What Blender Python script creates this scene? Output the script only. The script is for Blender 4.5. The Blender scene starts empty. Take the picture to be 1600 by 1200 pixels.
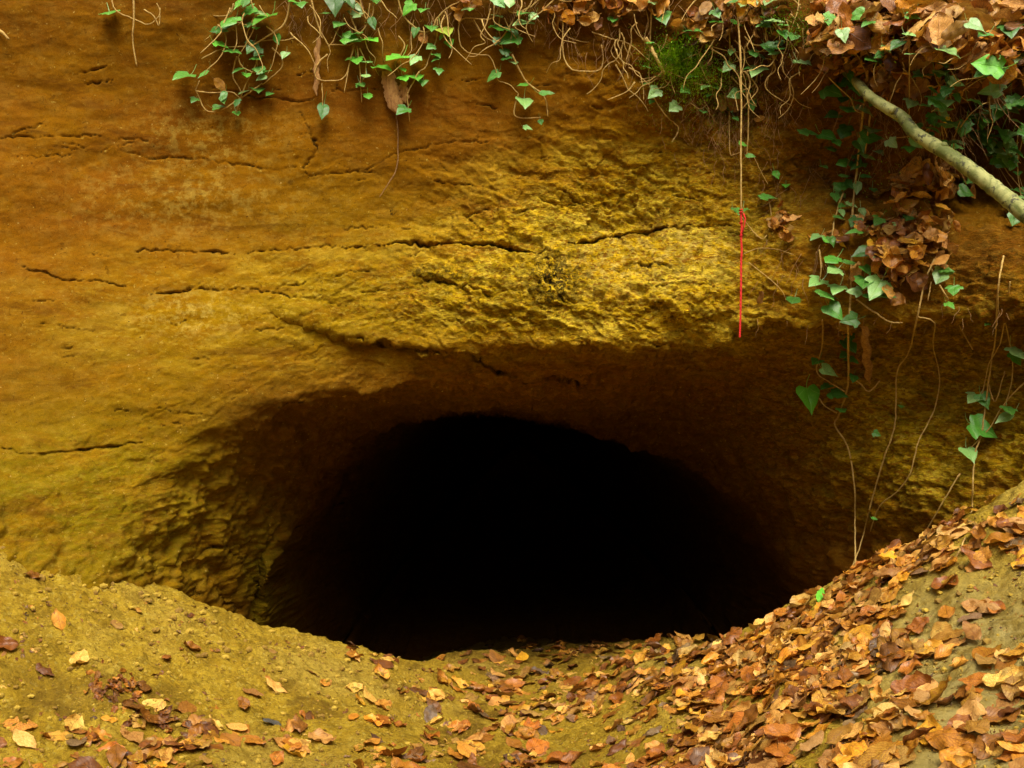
import bpy, math, random
import numpy as np
from mathutils import Vector, Matrix, Quaternion

random.seed(7); rng = np.random.default_rng(7)
S = bpy.context.scene
COL = S.collection

# ------------------------------------------------------------------ camera
CAMZ, FPX = 1.6, 1570.0
cam_d = bpy.data.cameras.new('camera'); cam = bpy.data.objects.new('camera', cam_d); COL.objects.link(cam)
cam.location = (0, 0, CAMZ); cam.rotation_euler = (math.radians(90), 0, 0)
cam_d.sensor_width = 36; cam_d.lens = 36 * FPX / 1600; cam_d.clip_start = 0.05; cam_d.clip_end = 200
S.camera = cam
# ------------------------------------------------------------------ light
SUN_EL, SUN_AZ = math.radians(58), math.radians(-8)      # az: from behind the camera, towards the left
w = bpy.data.worlds.new('World'); S.world = w; w.use_nodes = True
nt = w.node_tree; bg = nt.nodes['Background']
sky = nt.nodes.new('ShaderNodeTexSky'); sky.sky_type = 'NISHITA'; sky.sun_disc = False
sdir = Vector((-math.sin(SUN_AZ) * math.cos(SUN_EL), -math.cos(SUN_AZ) * math.cos(SUN_EL), math.sin(SUN_EL)))
sky.sun_elevation = SUN_EL; sky.sun_rotation = math.atan2(sdir.x, sdir.y)
sky.air_density = 1.0; sky.dust_density = 9.0; sky.ozone_density = 0.3
nt.links.new(sky.outputs[0], bg.inputs[0]); bg.inputs[1].default_value = 0.12
sl = bpy.data.lights.new('sun', 'SUN'); so = bpy.data.objects.new('sun', sl); COL.objects.link(so)
sl.energy = 2.3; sl.angle = math.radians(34); sl.color = (1.0, .93, .78)
so.rotation_euler = sdir.to_track_quat('Z', 'Y').to_euler()
S.view_settings.view_transform = 'Standard'; S.view_settings.look = 'None'
S.view_settings.exposure = 0.68; S.view_settings.gamma = 1

# ------------------------------------------------------------------ numeric helpers
def P(px, py, d): return np.array([(px - 800) / FPX * d, d, CAMZ - (py - 600) / FPX * d])
class TPS:
    def __init__(s, pts, vals, lam=1e-3):
        s.p = np.array(pts, float); n = len(s.p); v = np.array(vals, float)
        K = s.k(s.p, s.p) + lam * np.eye(n); Q = np.c_[np.ones(n), s.p]
        A = np.zeros((n + 3, n + 3)); A[:n, :n] = K; A[:n, n:] = Q; A[n:, :n] = Q.T
        s.c = np.linalg.solve(A, np.r_[v, 0, 0, 0])
    def k(s, a, b):
        r2 = ((a[:, None, :] - b[None, :, :]) ** 2).sum(2) + 1e-9
        return 0.5 * r2 * np.log(r2)
    def __call__(s, x, y):
        sh = x.shape; q = np.c_[x.ravel(), y.ravel()]; out = np.empty(len(q)); n = len(s.p)
        for i in range(0, len(q), 60000):
            a = q[i:i + 60000]; out[i:i + 60000] = s.k(a, s.p) @ s.c[:n] + s.c[n] + a @ s.c[n + 1:]
        return out.reshape(sh)
PERM = np.random.default_rng(3).permutation(256); PERM = np.r_[PERM, PERM, PERM]
GR = np.random.default_rng(4).normal(size=(256, 3)); GR /= np.linalg.norm(GR, axis=1)[:, None]
def noise(x, y, z):
    xi, yi, zi = np.floor(x).astype(int), np.floor(y).astype(int), np.floor(z).astype(int)
    fx, fy, fz = x - xi, y - yi, z - zi; u, v, w_ = [f * f * f * (f * (f * 6 - 15) + 10) for f in (fx, fy, fz)]
    xi &= 255; yi &= 255; zi &= 255
    def g(a, b, c):
        h = PERM[PERM[PERM[(xi + a) & 255] + ((yi + b) & 255)] + ((zi + c) & 255)]; q = GR[h]
        return q[..., 0] * (fx - a) + q[..., 1] * (fy - b) + q[..., 2] * (fz - c)
    l = lambda a, b, t: a + (b - a) * t
    return l(l(l(g(0,0,0), g(1,0,0), u), l(g(0,1,0), g(1,1,0), u), v), l(l(g(0,0,1), g(1,0,1), u), l(g(0,1,1), g(1,1,1), u), v), w_) * 1.6
def fbm(x, y, z, o=4, gain=.5):
    s = 0; a = 1
    for i in range(o):
        s = s + a * noise(x + 17 * i, y + 31 * i, z - 7 * i); x, y, z = x * 2.03, y * 2.03, z * 2.03; a *= gain
    return s
def cell(x, y, seed):
    """flat chips: each cell a randomly tilted little plane"""
    h = np.random.default_rng(seed).random((64, 64, 5)); xi, yi = np.floor(x).astype(int), np.floor(y).astype(int)
    best = np.full(x.shape, 9.); out = np.zeros(x.shape)
    for i in (-1, 0, 1):
        for j in (-1, 0, 1):
            q = h[(xi + i) & 63, (yi + j) & 63]; dx = x - xi - i - q[..., 0]; dy = y - yi - j - q[..., 1]; d = dx * dx + dy * dy
            v = q[..., 2] - .5 + (q[..., 3] - .5) * dx * 1.3 + (q[..., 4] - .35) * dy * 1.6; m = d < best; out = np.where(m, v, out); best = np.where(m, d, best)
    return out
def sstep(a, b, x):
    t = np.clip((x - a) / (b - a), 0, 1); return t * t * (3 - 2 * t)
def seg_dist(px, py, pl):
    """distance to a polyline and the arc position 0..1"""
    best = np.full(px.shape, 1e9); tt = np.zeros(px.shape); pl = np.array(pl, float)
    L = np.linalg.norm(np.diff(pl, axis=0), axis=1); tot = L.sum(); acc = 0
    for i in range(len(pl) - 1):
        a, b = pl[i], pl[i + 1]; d = b - a
        t = np.clip(((px - a[0]) * d[0] + (py - a[1]) * d[1]) / (d @ d), 0, 1)
        r = np.hypot(px - a[0] - t * d[0], py - a[1] - t * d[1]); m = r < best
        best[m] = r[m]; tt[m] = ((acc + t * L[i]) / tot)[m]; acc += L[i]
    return best, tt
def lin(a, b, fine0, fine1, st, grow=1.09):
    c = list(np.arange(fine0, fine1, st)); s_ = st; x = fine0
    while x > a: s_ *= grow; x -= s_; c.insert(0, x)
    s_ = st; x = c[-1]
    while x < b: s_ *= grow; x += s_; c.append(x)
    return np.array(c)
def grid_mesh(name, X, Y, Z, attrs, mat, flip=False):
    n, m = X.shape; me = bpy.data.meshes.new(name)
    me.vertices.add(n * m); me.vertices.foreach_set('co', np.stack([X, Y, Z], -1).astype(np.float32).ravel())
    i = np.arange(n * m).reshape(n, m); q = np.stack([i[:-1, :-1], i[1:, :-1], i[1:, 1:], i[:-1, 1:]], -1).reshape(-1, 4)
    if flip: q = q[:, ::-1]
    me.loops.add(q.size); me.loops.foreach_set('vertex_index', q.ravel().astype(np.int32))
    me.polygons.add(len(q)); me.polygons.foreach_set('loop_start', np.arange(0, q.size, 4, dtype=np.int32))
    me.polygons.foreach_set('loop_total', np.full(len(q), 4, np.int32))
    me.polygons.foreach_set('use_smooth', np.ones(len(q), bool))
    for k, v in attrs.items():
        a = me.attributes.new(k, 'FLOAT', 'POINT'); a.data.foreach_set('value', v.astype(np.float32).ravel())
    me.update(); me.validate(); me.materials.append(mat)
    o = bpy.data.objects.new(name, me); COL.objects.link(o); return o

# ------------------------------------------------------------------ materials
class NT:
    def __init__(s, name):
        s.m = bpy.data.materials.new(name); s.m.use_nodes = True; s.t = s.m.node_tree; s.b = s.t.nodes['Principled BSDF']
    def n(s, typ, ins=None, **kw):
        q = s.t.nodes.new('ShaderNode' + typ)
        for k, v in kw.items(): setattr(q, k, v)
        for k, v in (ins or {}).items(): s.set(q.inputs[k], v)
        return q
    def set(s, sock, v):
        if isinstance(v, bpy.types.NodeSocket): s.t.links.new(v, sock)
        elif isinstance(v, tuple) and sock.type == 'RGBA': sock.default_value = (*v[:3], 1)
        else: sock.default_value = v
    def coord(s, scale=(1, 1, 1), rot=(0, 0, 0), out='Object'):
        return s.n('Mapping', {'Vector': s.n('TexCoord').outputs[out], 'Scale': scale, 'Rotation': rot}).outputs[0]
    def noise(s, vec, sc, det=6, rough=.6, dist=0):
        return s.n('TexNoise', {'Vector': vec, 'Scale': sc, 'Detail': det, 'Roughness': rough, 'Distortion': dist}).outputs[0]
    def vor(s, vec, sc, feat='F1', out='Distance', rnd=1):
        return s.n('TexVoronoi', {'Vector': vec, 'Scale': sc, 'Randomness': rnd}, feature=feat).outputs[out]
    def rng(s, v, a, b, c=0, d=1): return s.n('MapRange', {0: v, 1: a, 2: b, 3: c, 4: d}, interpolation_type='SMOOTHSTEP').outputs[0]
    def mix(s, f, a, b, bt='MIX'): return s.n('Mix', {0: f, 6: a, 7: b}, data_type='RGBA', blend_type=bt).outputs[2]
    def math(s, op, a, b=0.0, c=0.0): return s.n('Math', {0: a, 1: b, 2: c}, operation=op).outputs[0]
    def attr(s, nm): return s.n('Attribute', attribute_name=nm).outputs['Fac']
    def bump(s, h, st, dist, nrm=None):
        d = {'Height': h, 'Strength': st, 'Distance': dist}
        if nrm: d['Normal'] = nrm
        return s.n('Bump', d).outputs[0]

def mat_rock():
    N = NT('ochre_sandstone'); c = N.coord(); cs = N.coord((.55, .8, 1.6))
    big = N.noise(cs, 1.6, 5, .6, .4); mid = N.noise(cs, 7, 8, .65, .5); fine = N.noise(c, 60, 6, .7); grain = N.noise(c, 330, 3, .7)
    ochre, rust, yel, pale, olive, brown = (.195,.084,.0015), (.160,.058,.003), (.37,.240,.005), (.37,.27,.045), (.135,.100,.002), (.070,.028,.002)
    col = N.mix(N.rng(big, .35, .65), rust, ochre)
    col = N.mix(N.math('MULTIPLY', N.rng(mid, .5, .72), .55), col, rust)
    col = N.mix(N.math('MULTIPLY', N.rng(mid, .5, .25), .5), col, (.215,.110,.002))
    y_ = N.attr('yellow'); col = N.mix(N.math('MULTIPLY', y_, N.rng(N.math('ADD', mid, N.math('MULTIPLY', y_, .15)), .38, .66)), col, yel)
    col = N.mix(N.math('MULTIPLY', y_, N.rng(N.noise(cs, 5, 5, .6), .50, .62, 0, .8)), col, (.45,.335,.025))
    o_ = N.attr('olive'); col = N.mix(N.math('MULTIPLY', o_, N.rng(mid, .3, .6, .45, 1)), col, olive)
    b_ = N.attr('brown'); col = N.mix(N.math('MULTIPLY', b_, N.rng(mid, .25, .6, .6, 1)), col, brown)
    p_ = N.attr('pale'); col = N.mix(N.math('MULTIPLY', p_, N.rng(N.noise(c, 25, 6, .7), .45, .62)), col, pale)
    # chips and crumbs of another colour
    v2 = N.vor(N.coord((1, 1, 1.5)), 45, 'F1', 'Color')
    col = N.mix(N.rng(N.noise(c, 38, 4, .7, .6), .60, .68, 0, .5), col, brown)
    col = N.mix(N.rng(N.noise(N.coord((1,1,1),(1,2,3)), 55, 4, .7, .3), .64, .70, 0, .65), col, pale)
    cd = N.n('Mapping', {'Vector': N.n('MixRGB', {0: .015, 1: c, 2: N.n('TexNoise', {'Vector': c, 'Scale': 30.0, 'Detail': 4.0}).outputs['Color']}).outputs[0], 'Rotation': (0, .32, 0), 'Scale': (1, 1, 2.2)}).outputs[0]
    f1 = N.n('SeparateXYZ', {0: N.vor(cd, 26, 'F1', 'Color')}); f2 = N.n('SeparateXYZ', {0: N.vor(cd, 70, 'F1', 'Color')})
    rr = N.attr('rough'); br = N.math('MULTIPLY', N.rng(f1.outputs[0], 0, 1, .70, 1.32), N.rng(f2.outputs[0], 0, 1, .82, 1.2))
    br = N.math('ADD', 1.0, N.math('MULTIPLY', N.math('SUBTRACT', br, 1.0), N.rng(rr, 0, 1, .15, .9)))
    col = N.mix(1.0, col, N.n('CombineColor', {0: br, 1: br, 2: br}).outputs[0], 'MULTIPLY')
    col = N.mix(N.math('MULTIPLY', N.rng(f2.outputs[1], .78, .84), N.rng(rr, 0, 1, .10, .7)), col, rust)
    col = N.mix(N.math('MULTIPLY', N.math('MULTIPLY', N.rng(f2.outputs[2], .80, .95), y_), .5), col, (.48,.37,.05))
    col = N.mix(1.0, col, N.n('Combine' + 'Color', {0: N.rng(grain, .3, .7, .8, 1.2), 1: N.rng(grain, .3, .7, .8, 1.2), 2: N.rng(grain, .3, .7, .8, 1.2)}).outputs[0], 'MULTIPLY')
    col = N.mix(N.rng(N.noise(N.coord((1,1,1),(2,1,0)), 75, 3, .55), .69, .73, 0, .8), col, (.05,.018,.003))
    col = N.mix(N.rng(N.noise(N.coord((1,1,1),(0,1,2)), 64, 3, .55), .715, .75, 0, .8), col, (.40,.29,.08))
    col = N.mix(N.math('MULTIPLY', N.rng(N.noise(N.coord((.5,1,2.4)), 5, 8, .7, .7), .54, .66), .45), col, (.085,.030,.003))
    l_ = N.attr('lichen_crack'); col = N.mix(N.math('MULTIPLY', l_, N.rng(N.noise(c, 42, 5, .75, 1.0), .46, .53)), col, (.012,.009,.003))
    N.set(N.b.inputs['Base Color'], col); N.b.inputs['Roughness'].default_value = .95; N.b.inputs['Specular IOR Level'].default_value = .04
    r_ = N.attr('rough')
    chips = f1.outputs[1]; chips2 = f2.outputs[0]; fd = N.vor(cd, 85, 'F1')
    b1 = N.bump(N.noise(N.coord((.8,1,1.4),(0,.25,0)), 16, 9, .66, .3), N.rng(r_, 0, 1, .09, .5), .022)
    b2 = N.bump(N.math('ADD', N.math('ADD', N.math('MULTIPLY', chips, .6), N.math('MULTIPLY', chips2, .4)), fd), N.rng(r_, 0, 1, .04, .42), .012, b1)
    b3 = N.bump(fine, N.rng(r_, 0, 1, .35, .8), .007, b2); b4 = N.bump(grain, .45, .0018, b3)
    N.set(N.b.inputs['Normal'], b4); return N.m
def mat_ground():
    N = NT('sandy_soil'); c = N.coord()
    big = N.noise(c, 2.2, 5, .6); mid = N.noise(c, 16, 7, .7, .3); fine = N.noise(c, 90, 6, .7); gr = N.noise(c, 380, 3, .7)
    col = N.mix(N.rng(mid, .35, .65), (.34,.215,.014), (.49,.34,.030))
    col = N.mix(N.rng(big, .45, .7, 0, .6), col, (.50,.37,.07))
    col = N.mix(N.rng(N.noise(c, 30, 6, .75, .8), .56, .68, 0, .8), col, (.17,.085,.012))
    col = N.mix(N.rng(fine, .56, .68, 0, .8), col, (.12,.06,.010))
    vv = N.n('SeparateXYZ', {0: N.vor(N.coord((1,1,1),(.3,.2,.1)), 110, 'F1', 'Color')}); col = N.mix(N.rng(vv.outputs[0], .86, .92, 0, .45), col, (.17,.10,.012)); col = N.mix(N.rng(vv.outputs[1], .90, .95, 0, .4), col, (.60,.48,.10))
    col = N.mix(N.rng(N.noise(c, 130, 3, .6), .66, .72, 0, .7), col, (.55,.45,.14))
    col = N.mix(N.math('MULTIPLY', N.attr('humus_bounce_cut'), N.rng(mid, .35, .6, .15, 1)), col, (.13,.070,.008))
    col = N.mix(1.0, col, N.n('CombineColor', {0: N.rng(gr, .3, .7, .82, 1.18), 1: N.rng(gr, .3, .7, .82, 1.18), 2: N.rng(gr, .3, .7, .8, 1.2)}).outputs[0], 'MULTIPLY')
    col = N.mix(N.math('MULTIPLY', N.attr('grey'), N.rng(mid, .3, .6, .5, 1)), col, (.42,.34,.11))
    col = N.mix(N.rng(N.noise(N.coord((1,1,1),(0,0,1)), 9, 8, .78, .6), .50, .60, 0, .6), col, (.19,.12,.010))
    N.set(N.b.inputs['Base Color'], col); N.b.inputs['Roughness'].default_value = .95; N.b.inputs['Specular IOR Level'].default_value = .06
    b1 = N.bump(N.noise(c, 22, 9, .72, .4), .9, .035); b2 = N.bump(fine, .95, .012, b1); b3 = N.bump(gr, .6, .003, b2)
    N.set(N.b.inputs['Normal'], b3); return N.m
def mat_leaf(name, c1, c2, vein, rough=.5, trans=.22, spots=(.05,.02,.008), spec=.4, ivy=False):
    N = NT(name); uv = N.n('TexCoord').outputs['UV']; sep = N.n('SeparateXYZ', {0: uv})
    u, v = sep.outputs[0], sep.outputs[1]; av = N.math('ABSOLUTE', N.math('SUBTRACT', v, .5))
    oi = N.math('FRACT', N.math('ADD', N.n('ObjectInfo').outputs['Random'], N.attr('rnd')))
    c = N.n('Mapping', {'Vector': N.coord(), 'Location': N.n('CombineXYZ', {0: N.math('MULTIPLY', oi, 9), 1: N.math('MULTIPLY', oi, 5)}).outputs[0]}).outputs[0]
    ns = N.noise(c, 16, 6, .7, .8)
    col = N.mix(N.rng(ns, .40, .60), c1, c2)
    col = N.mix(N.rng(oi, 0, 1, 0, .35), col, c2)
    if ivy:
        ang = N.math('ARCTAN2', N.math('SUBTRACT', v, .5), N.math('ADD', u, -.06))
        vn = N.math('ABSOLUTE', N.math('SINE', N.math('MULTIPLY', ang, 3.0)))
        vmask = N.rng(vn, .16, .02)
        col = N.mix(N.math('MULTIPLY', vmask, .45), col, vein)
    else:
        w_ = N.math('SINE', N.math('MULTIPLY', N.math('SUBTRACT', u, N.math('MULTIPLY', av, .75)), 62.0))
        vmask = N.math('MAXIMUM', N.rng(w_, .72, 1.0), N.rng(av, .035, .008))
        col = N.mix(N.math('MULTIPLY', vmask, .55), col, vein)
    col = N.mix(N.rng(N.noise(c, 30, 6, .75, .6), .53, .66, 0, .1 if ivy else .75), col, spots)
    hv = N.rng(N.math('FRACT', N.math('MULTIPLY', oi, 7.3)), 0, 1, .8 if ivy else .65, 1.15 if ivy else 1.45); hg = N.math('MULTIPLY', hv, N.rng(N.math('FRACT', N.math('MULTIPLY', oi, 3.7)), 0, 1, .9, 1.12))
    col = N.mix(1.0, col, N.n('CombineColor', {0: hv, 1: hg, 2: hv}).outputs[0], 'MULTIPLY')
    N.set(N.b.inputs['Base Color'], col); N.b.inputs['Specular IOR Level'].default_value = spec
    N.set(N.b.inputs['Roughness'], N.rng(ns, .3, .7, rough - .1, rough + .15))
    N.set(N.b.inputs['Normal'], N.bump(N.math('ADD', vmask, ns), .5, .002))
    tr = N.n('BsdfTranslucent', {'Color': col}); mx = N.n('MixShader', {0: trans, 1: N.b.outputs[0], 2: tr.outputs[0]})
    out = [q for q in N.t.nodes if q.type == 'OUTPUT_MATERIAL'][0]; N.t.links.new(mx.outputs[0], out.inputs[0]); return N.m
def mat_bark(name, c1, c2, c3, sc=30, rough=.75, thr=.58, stretch=(1, 1, 1), bst=.6):
    N = NT(name); c = N.coord(stretch); n1 = N.noise(c, sc, 6, .65, .5); n2 = N.noise(c, sc * 2.6, 5, .7)
    col = N.mix(N.rng(n1, .4, .6), c1, c2); col = N.mix(N.rng(n2, thr, thr + .08), col, c3)
    N.set(N.b.inputs['Base Color'], col); N.b.inputs['Roughness'].default_value = rough
    N.set(N.b.inputs['Normal'], N.bump(N.math('ADD', n1, n2), bst, .004)); return N.m

ROCK, SOIL = mat_rock(), mat_ground()
LEAFM = {
 'pale tan': mat_leaf('leaf_pale_tan', (.64,.38,.085), (.44,.21,.035), (.30,.12,.02), spots=(.12,.05,.01)),
 'orange brown': mat_leaf('leaf_orange_brown', (.38,.155,.014), (.56,.28,.035), (.20,.06,.006), .42, spec=.4),
 'rust red': mat_leaf('leaf_rust_red', (.27,.088,.009), (.40,.155,.016), (.12,.03,.004), .38, spec=.45),
 'dark brown': mat_leaf('leaf_dark_brown', (.15,.052,.010), (.24,.092,.014), (.06,.02,.006), .38, spec=.45),
 'cream': mat_leaf('leaf_cream', (.66,.43,.13), (.52,.29,.06), (.48,.26,.05), .6, spots=(.3,.14,.03)),
 'golden': mat_leaf('leaf_golden', (.64,.33,.018), (.46,.19,.014), (.28,.10,.01), .45, spots=(.14,.05,.01)),
 'grey brown': mat_leaf('leaf_grey_brown', (.24,.145,.065), (.15,.08,.035), (.09,.05,.03), .4, spec=.45),
 'slate grey': mat_leaf('leaf_slate_grey', (.055,.058,.05), (.085,.082,.065), (.04,.04,.035), .4),
 'bright green': mat_leaf('leaf_bright_green', (.10,.52,.03), (.16,.58,.04), (.25,.6,.1), .5, .35, (.1,.3,.02)),
 'bright yellow': mat_leaf('leaf_bright_yellow', (.75,.62,.03), (.6,.55,.03), (.5,.45,.05), .5),
}
IVYM = {
 'mid green': mat_leaf('ivy_mid_green', (.06,.23,.022), (.10,.30,.035), (.28,.46,.13), .36, .14, (.03,.14,.03), .6, True),
 'dark green': mat_leaf('ivy_dark_green', (.028,.12,.010), (.05,.17,.015), (.14,.27,.06), .4, .1, (.02,.07,.02), .5, True),
 'pale green': mat_leaf('ivy_pale_green', (.19,.40,.09), (.27,.48,.14), (.46,.62,.27), .34, .15, (.08,.26,.08), .7, True),
 'bright green': mat_leaf('ivy_bright_green', (.09,.36,.020), (.14,.44,.03), (.28,.55,.12), .42, .25, (.05,.24,.02), .5, True),
 'yellow green': mat_leaf('ivy_yellow_green', (.40,.62,.04), (.50,.70,.07), (.6,.75,.2), .45, .3, (.2,.4,.04), .5, True),
}
STEM = mat_bark('tan_stem_bark', (.50,.34,.09), (.36,.22,.05), (.15,.08,.02), 60)
STEMG = mat_bark('green_brown_stem_bark', (.25,.20,.05), (.35,.26,.07), (.12,.08,.02), 60)
ROOTM = mat_bark('brown_root_bark', (.17,.08,.018), (.27,.14,.03), (.10,.045,.015), 70)
BRANCH = mat_bark('pale_green_beech_bark', (.11,.135,.02), (.30,.31,.095), (.045,.045,.015), 13, .7, .55, (1, 1, 1), .9)
PEEL = mat_bark('dry_root_bark', (.38,.21,.06), (.27,.13,.035), (.14,.06,.02), 35, .9, .56, (2, 2, .6))
def mat_cord():
    N = NT('red_cord_fibre'); c = N.coord()
    wv = N.n('TexWave', {'Vector': c, 'Scale': 90, 'Distortion': 2.0}, bands_direction='Z').outputs[1]
    N.set(N.b.inputs['Base Color'], N.mix(N.rng(wv, .2, .8), (.55,.006,.006), (.85,.02,.015))); N.b.inputs['Roughness'].default_value = .6
    N.set(N.b.inputs['Normal'], N.bump(wv, .6, .002)); return N.m
CORD = mat_cord()
def mat_moss():
    N = NT('bright_moss'); c = N.coord(); n1 = N.noise(c, 30, 4, .6)
    N.set(N.b.inputs['Base Color'], N.mix(N.rng(n1, .35, .65), (.07,.18,.006), (.30,.50,.012))); N.b.inputs['Roughness'].default_value = .9
    return N.m
MOSS = mat_moss()
CRUMB = mat_bark('soil_crumb', (.30,.20,.014), (.42,.29,.028), (.14,.07,.015), 40, .9)
CRUMBD = mat_bark('leaf_fragment', (.17,.095,.008), (.27,.165,.012), (.08,.04,.006), 40, .8)

def tag(o, label=None, cat=None, group=None, kind=None):
    if label: o['label'] = label
    if cat: o['category'] = cat
    if group: o['group'] = group
    if kind: o['kind'] = kind
    return o

# ------------------------------------------------------------------ the cliff with the cave mouth (depth over x, z)
WC = [(-400,-300,4.0),(0,-300,4.2),(500,-300,4.3),(900,-300,4.25),(1300,-300,4.1),(1700,-300,3.9),
 (-300,0,3.85),(0,0,4.0),(400,0,4.10),(800,0,4.13),(1000,0,4.05),(1150,0,3.98),(1300,0,3.85),(1450,0,3.78),(1600,0,3.7),(1850,0,3.6),(1320,75,3.62),(1450,78,3.36),(1600,90,3.25),(1850,90,3.1),(1450,-150,4.5),(1650,-150,4.5),
 (0,130,4.02),(400,130,4.15),(800,130,4.2),(1050,130,4.12),(1200,130,4.08),(1300,130,3.95),(1400,135,3.68),(1500,160,3.80),(1650,170,3.65),
 (-300,250,3.8),(0,250,4.0),(400,250,4.17),(800,250,4.25),(1000,250,4.22),(1200,250,4.12),(1350,250,4.0),(1500,250,3.95),(1650,250,3.8),
 (0,380,3.97),(400,380,4.18),(700,380,4.28),(950,370,4.26),(1150,380,4.14),(1350,380,3.8),(1500,380,3.7),(1650,380,3.5),
 (0,480,3.93),(300,480,4.10),(600,480,4.22),(800,480,4.13),(950,480,4.06),(1080,480,4.02),(1200,480,4.0),(1350,480,3.8),(1500,480,3.62),(1650,480,3.4),
 (0,600,3.85),(250,600,4.0),(500,580,4.20),(800,580,4.3),(1100,560,4.25),(1300,600,4.0),(1500,600,3.8),(1650,600,3.55),(-300,600,3.55),
 (-100,720,3.65),(100,720,3.84),(1450,720,3.85),(1600,720,3.6),(-100,860,3.5),(0,860,3.62),(150,860,3.82),(1500,860,3.7),(1650,860,3.42),
 (0,1050,3.6),(200,1050,3.85),(1450,1050,3.7),(800,1100,4.5),(-400,1000,3.2),(2000,900,2.9),(2000,300,3.1)]
wp = np.array([P(*c) for c in WC]); WALL = TPS(wp[:, [0, 2]], wp[:, 1], 2e-3)
CX, CZ = .09, .87
def polar(pts, d):
    q = np.array([P(a, b, d) for a, b in pts]); q = np.r_[q, q[:1]]
    s = np.linspace(0, len(q) - 1, 800); x = np.interp(s, range(len(q)), q[:, 0]); z = np.interp(s, range(len(q)), q[:, 2])
    th = np.arctan2(z - CZ, x - CX); r = np.hypot(x - CX, z - CZ); o = np.argsort(th); th, r = th[o], r[o]
    k = 15; r = np.convolve(np.r_[r[-k:], r, r[:k]], np.ones(k) / k, 'same')[k:-k]
    return np.r_[th - 2 * np.pi, th, th + 2 * np.pi], np.r_[r, r, r]
PA = polar([(250,1250),(225,1000),(222,850),(250,745),(315,675),(425,632),(560,608),(700,585),(850,580),(1000,565),(1150,545),(1290,560),(1400,640),(1450,740),(1470,850),(1470,980),(1400,1250)], 4.15)
PB = polar([(470,1180),(435,1000),(448,900),(490,800),(525,735),(580,672),(640,650),(720,648),(800,654),(880,668),(980,694),(1090,728),(1180,800),(1235,900),(1250,1000),(1200,1180)], 5.35)
BROW = [(380,470),(530,522),(620,545),(720,552),(850,548),(960,545),(1050,552),(1120,535),(1180,512),(1300,522),(1400,515),(1500,505),(1620,492),(1900,480)]
BX = np.array([P(a, b, 4.05)[0] for a, b in BROW]); BZ = np.array([P(a, b, 4.05)[2] for a, b in BROW])
BR2 = [(285,690),(330,645),(420,628),(470,612),(540,606),(640,612),(720,602),(840,598)]
B2X = np.array([P(a, b, 4.2)[0] for a, b in BR2]); B2Z = np.array([P(a, b, 4.2)[2] for a, b in BR2])
CRACKS = [ # polyline, half width px, depth m
 ([(590,385),(625,376),(665,383),(695,375),(740,381),(790,384),(843,390)], 2.6, .05),
 ([(770,381),(800,385),(845,392)], 6.0, .10), ([(888,382),(905,380),(950,372),(990,362),(1045,355)], 4.2, .09),
 ([(1040,356),(1085,350),(1150,352)], 2.2, .03),([(380,395),(450,388),(520,384),(590,384)], 1.8, .02),
 ([(30,420),(60,428),(90,432),(110,441),(150,441),(180,447),(205,449)], 1.8, .022),
 ([(238,461),(275,456),(330,453),(372,450)], 2.1, .028), ([(380,452),(420,458),(470,468),(540,478)], 1.6, .02),
 ([(0,215),(40,214),(80,212),(110,210),(160,210)], 1.9, .02),([(0,248),(60,250),(120,240)], 1.6, .010),
 ([(470,178),(480,195),(492,215),(496,238),(480,255),(472,266),(482,276)], 2.6, .016),
 ([(180,232),(230,246),(310,248),(380,258),(430,266),(475,265)], 2.2, .012),
 ([(482,276),(540,272),(580,262),(620,240),(680,224),(760,222)], 2.0, .014),
 ([(640,278),(700,286),(760,292)], 1.8, .015),([(330,135),(400,150),(470,160),(530,140),(600,138)], 3.0, .016),
 ([(800,330),(860,326),(910,318)], 1.8, .02),([(560,528),(600,540),(650,545),(720,552),(780,575),(830,590),(920,600)], 4.5, .045),
 ([(0,700),(60,712),(150,700),(230,690)], 3.5, .03),([(210,395),(260,390),(330,396),(370,396)], 2.5, .02),
 ([(60,505),(150,520)], 1.6, .012),([(640,430),(690,440),(740,450),(780,470)], 3, .025),
 ([(560,458),(620,452),(660,440)], 2, .02),([(850,400),(855,440),(880,470)], 4, .03),
 ([(940,420),(1000,412),(1060,418)], 2, .02),([(1000,450),(1060,440),(1130,452)], 2.2, .02),
 ([(318,862),(345,856),(372,872),(388,900),(392,930)], 7, .07),([(346,928),(352,945),(362,962)], 9, .16),([(300,880),(305,920),(318,950)], 5, .03)]
_f = [P(a, b, d) for a, b, d in [(-600,700,3.2),(-250,780,3.35),(0,838,3.58),(100,875,3.68),(200,912,3.78),(350,958,3.92)]]
FXX = [q[0] for q in _f]; FZZ = [q[2] for q in _f]
_r = random.Random(11)
for _ in range(80):
    a_, b_ = _r.uniform(0, 1150), _r.uniform(90, 700)
    if ((a_ - 860) / 450) ** 2 + ((b_ - 850) / 290) ** 2 < 1: continue
    ln_ = _r.uniform(14, 70); sl_ = _r.gauss(.06 if a_ > 700 else -.02, .12)
    CRACKS.append(([(a_, b_), (a_ + ln_ * .35, b_ + ln_ * .35 * sl_ + _r.uniform(-3, 3)), (a_ + ln_ * .7, b_ + ln_ * .7 * sl_ + _r.uniform(-3, 3)), (a_ + ln_, b_ + ln_ * sl_)], _r.uniform(1.0, 2.0), _r.uniform(.006, .020)))
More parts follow.
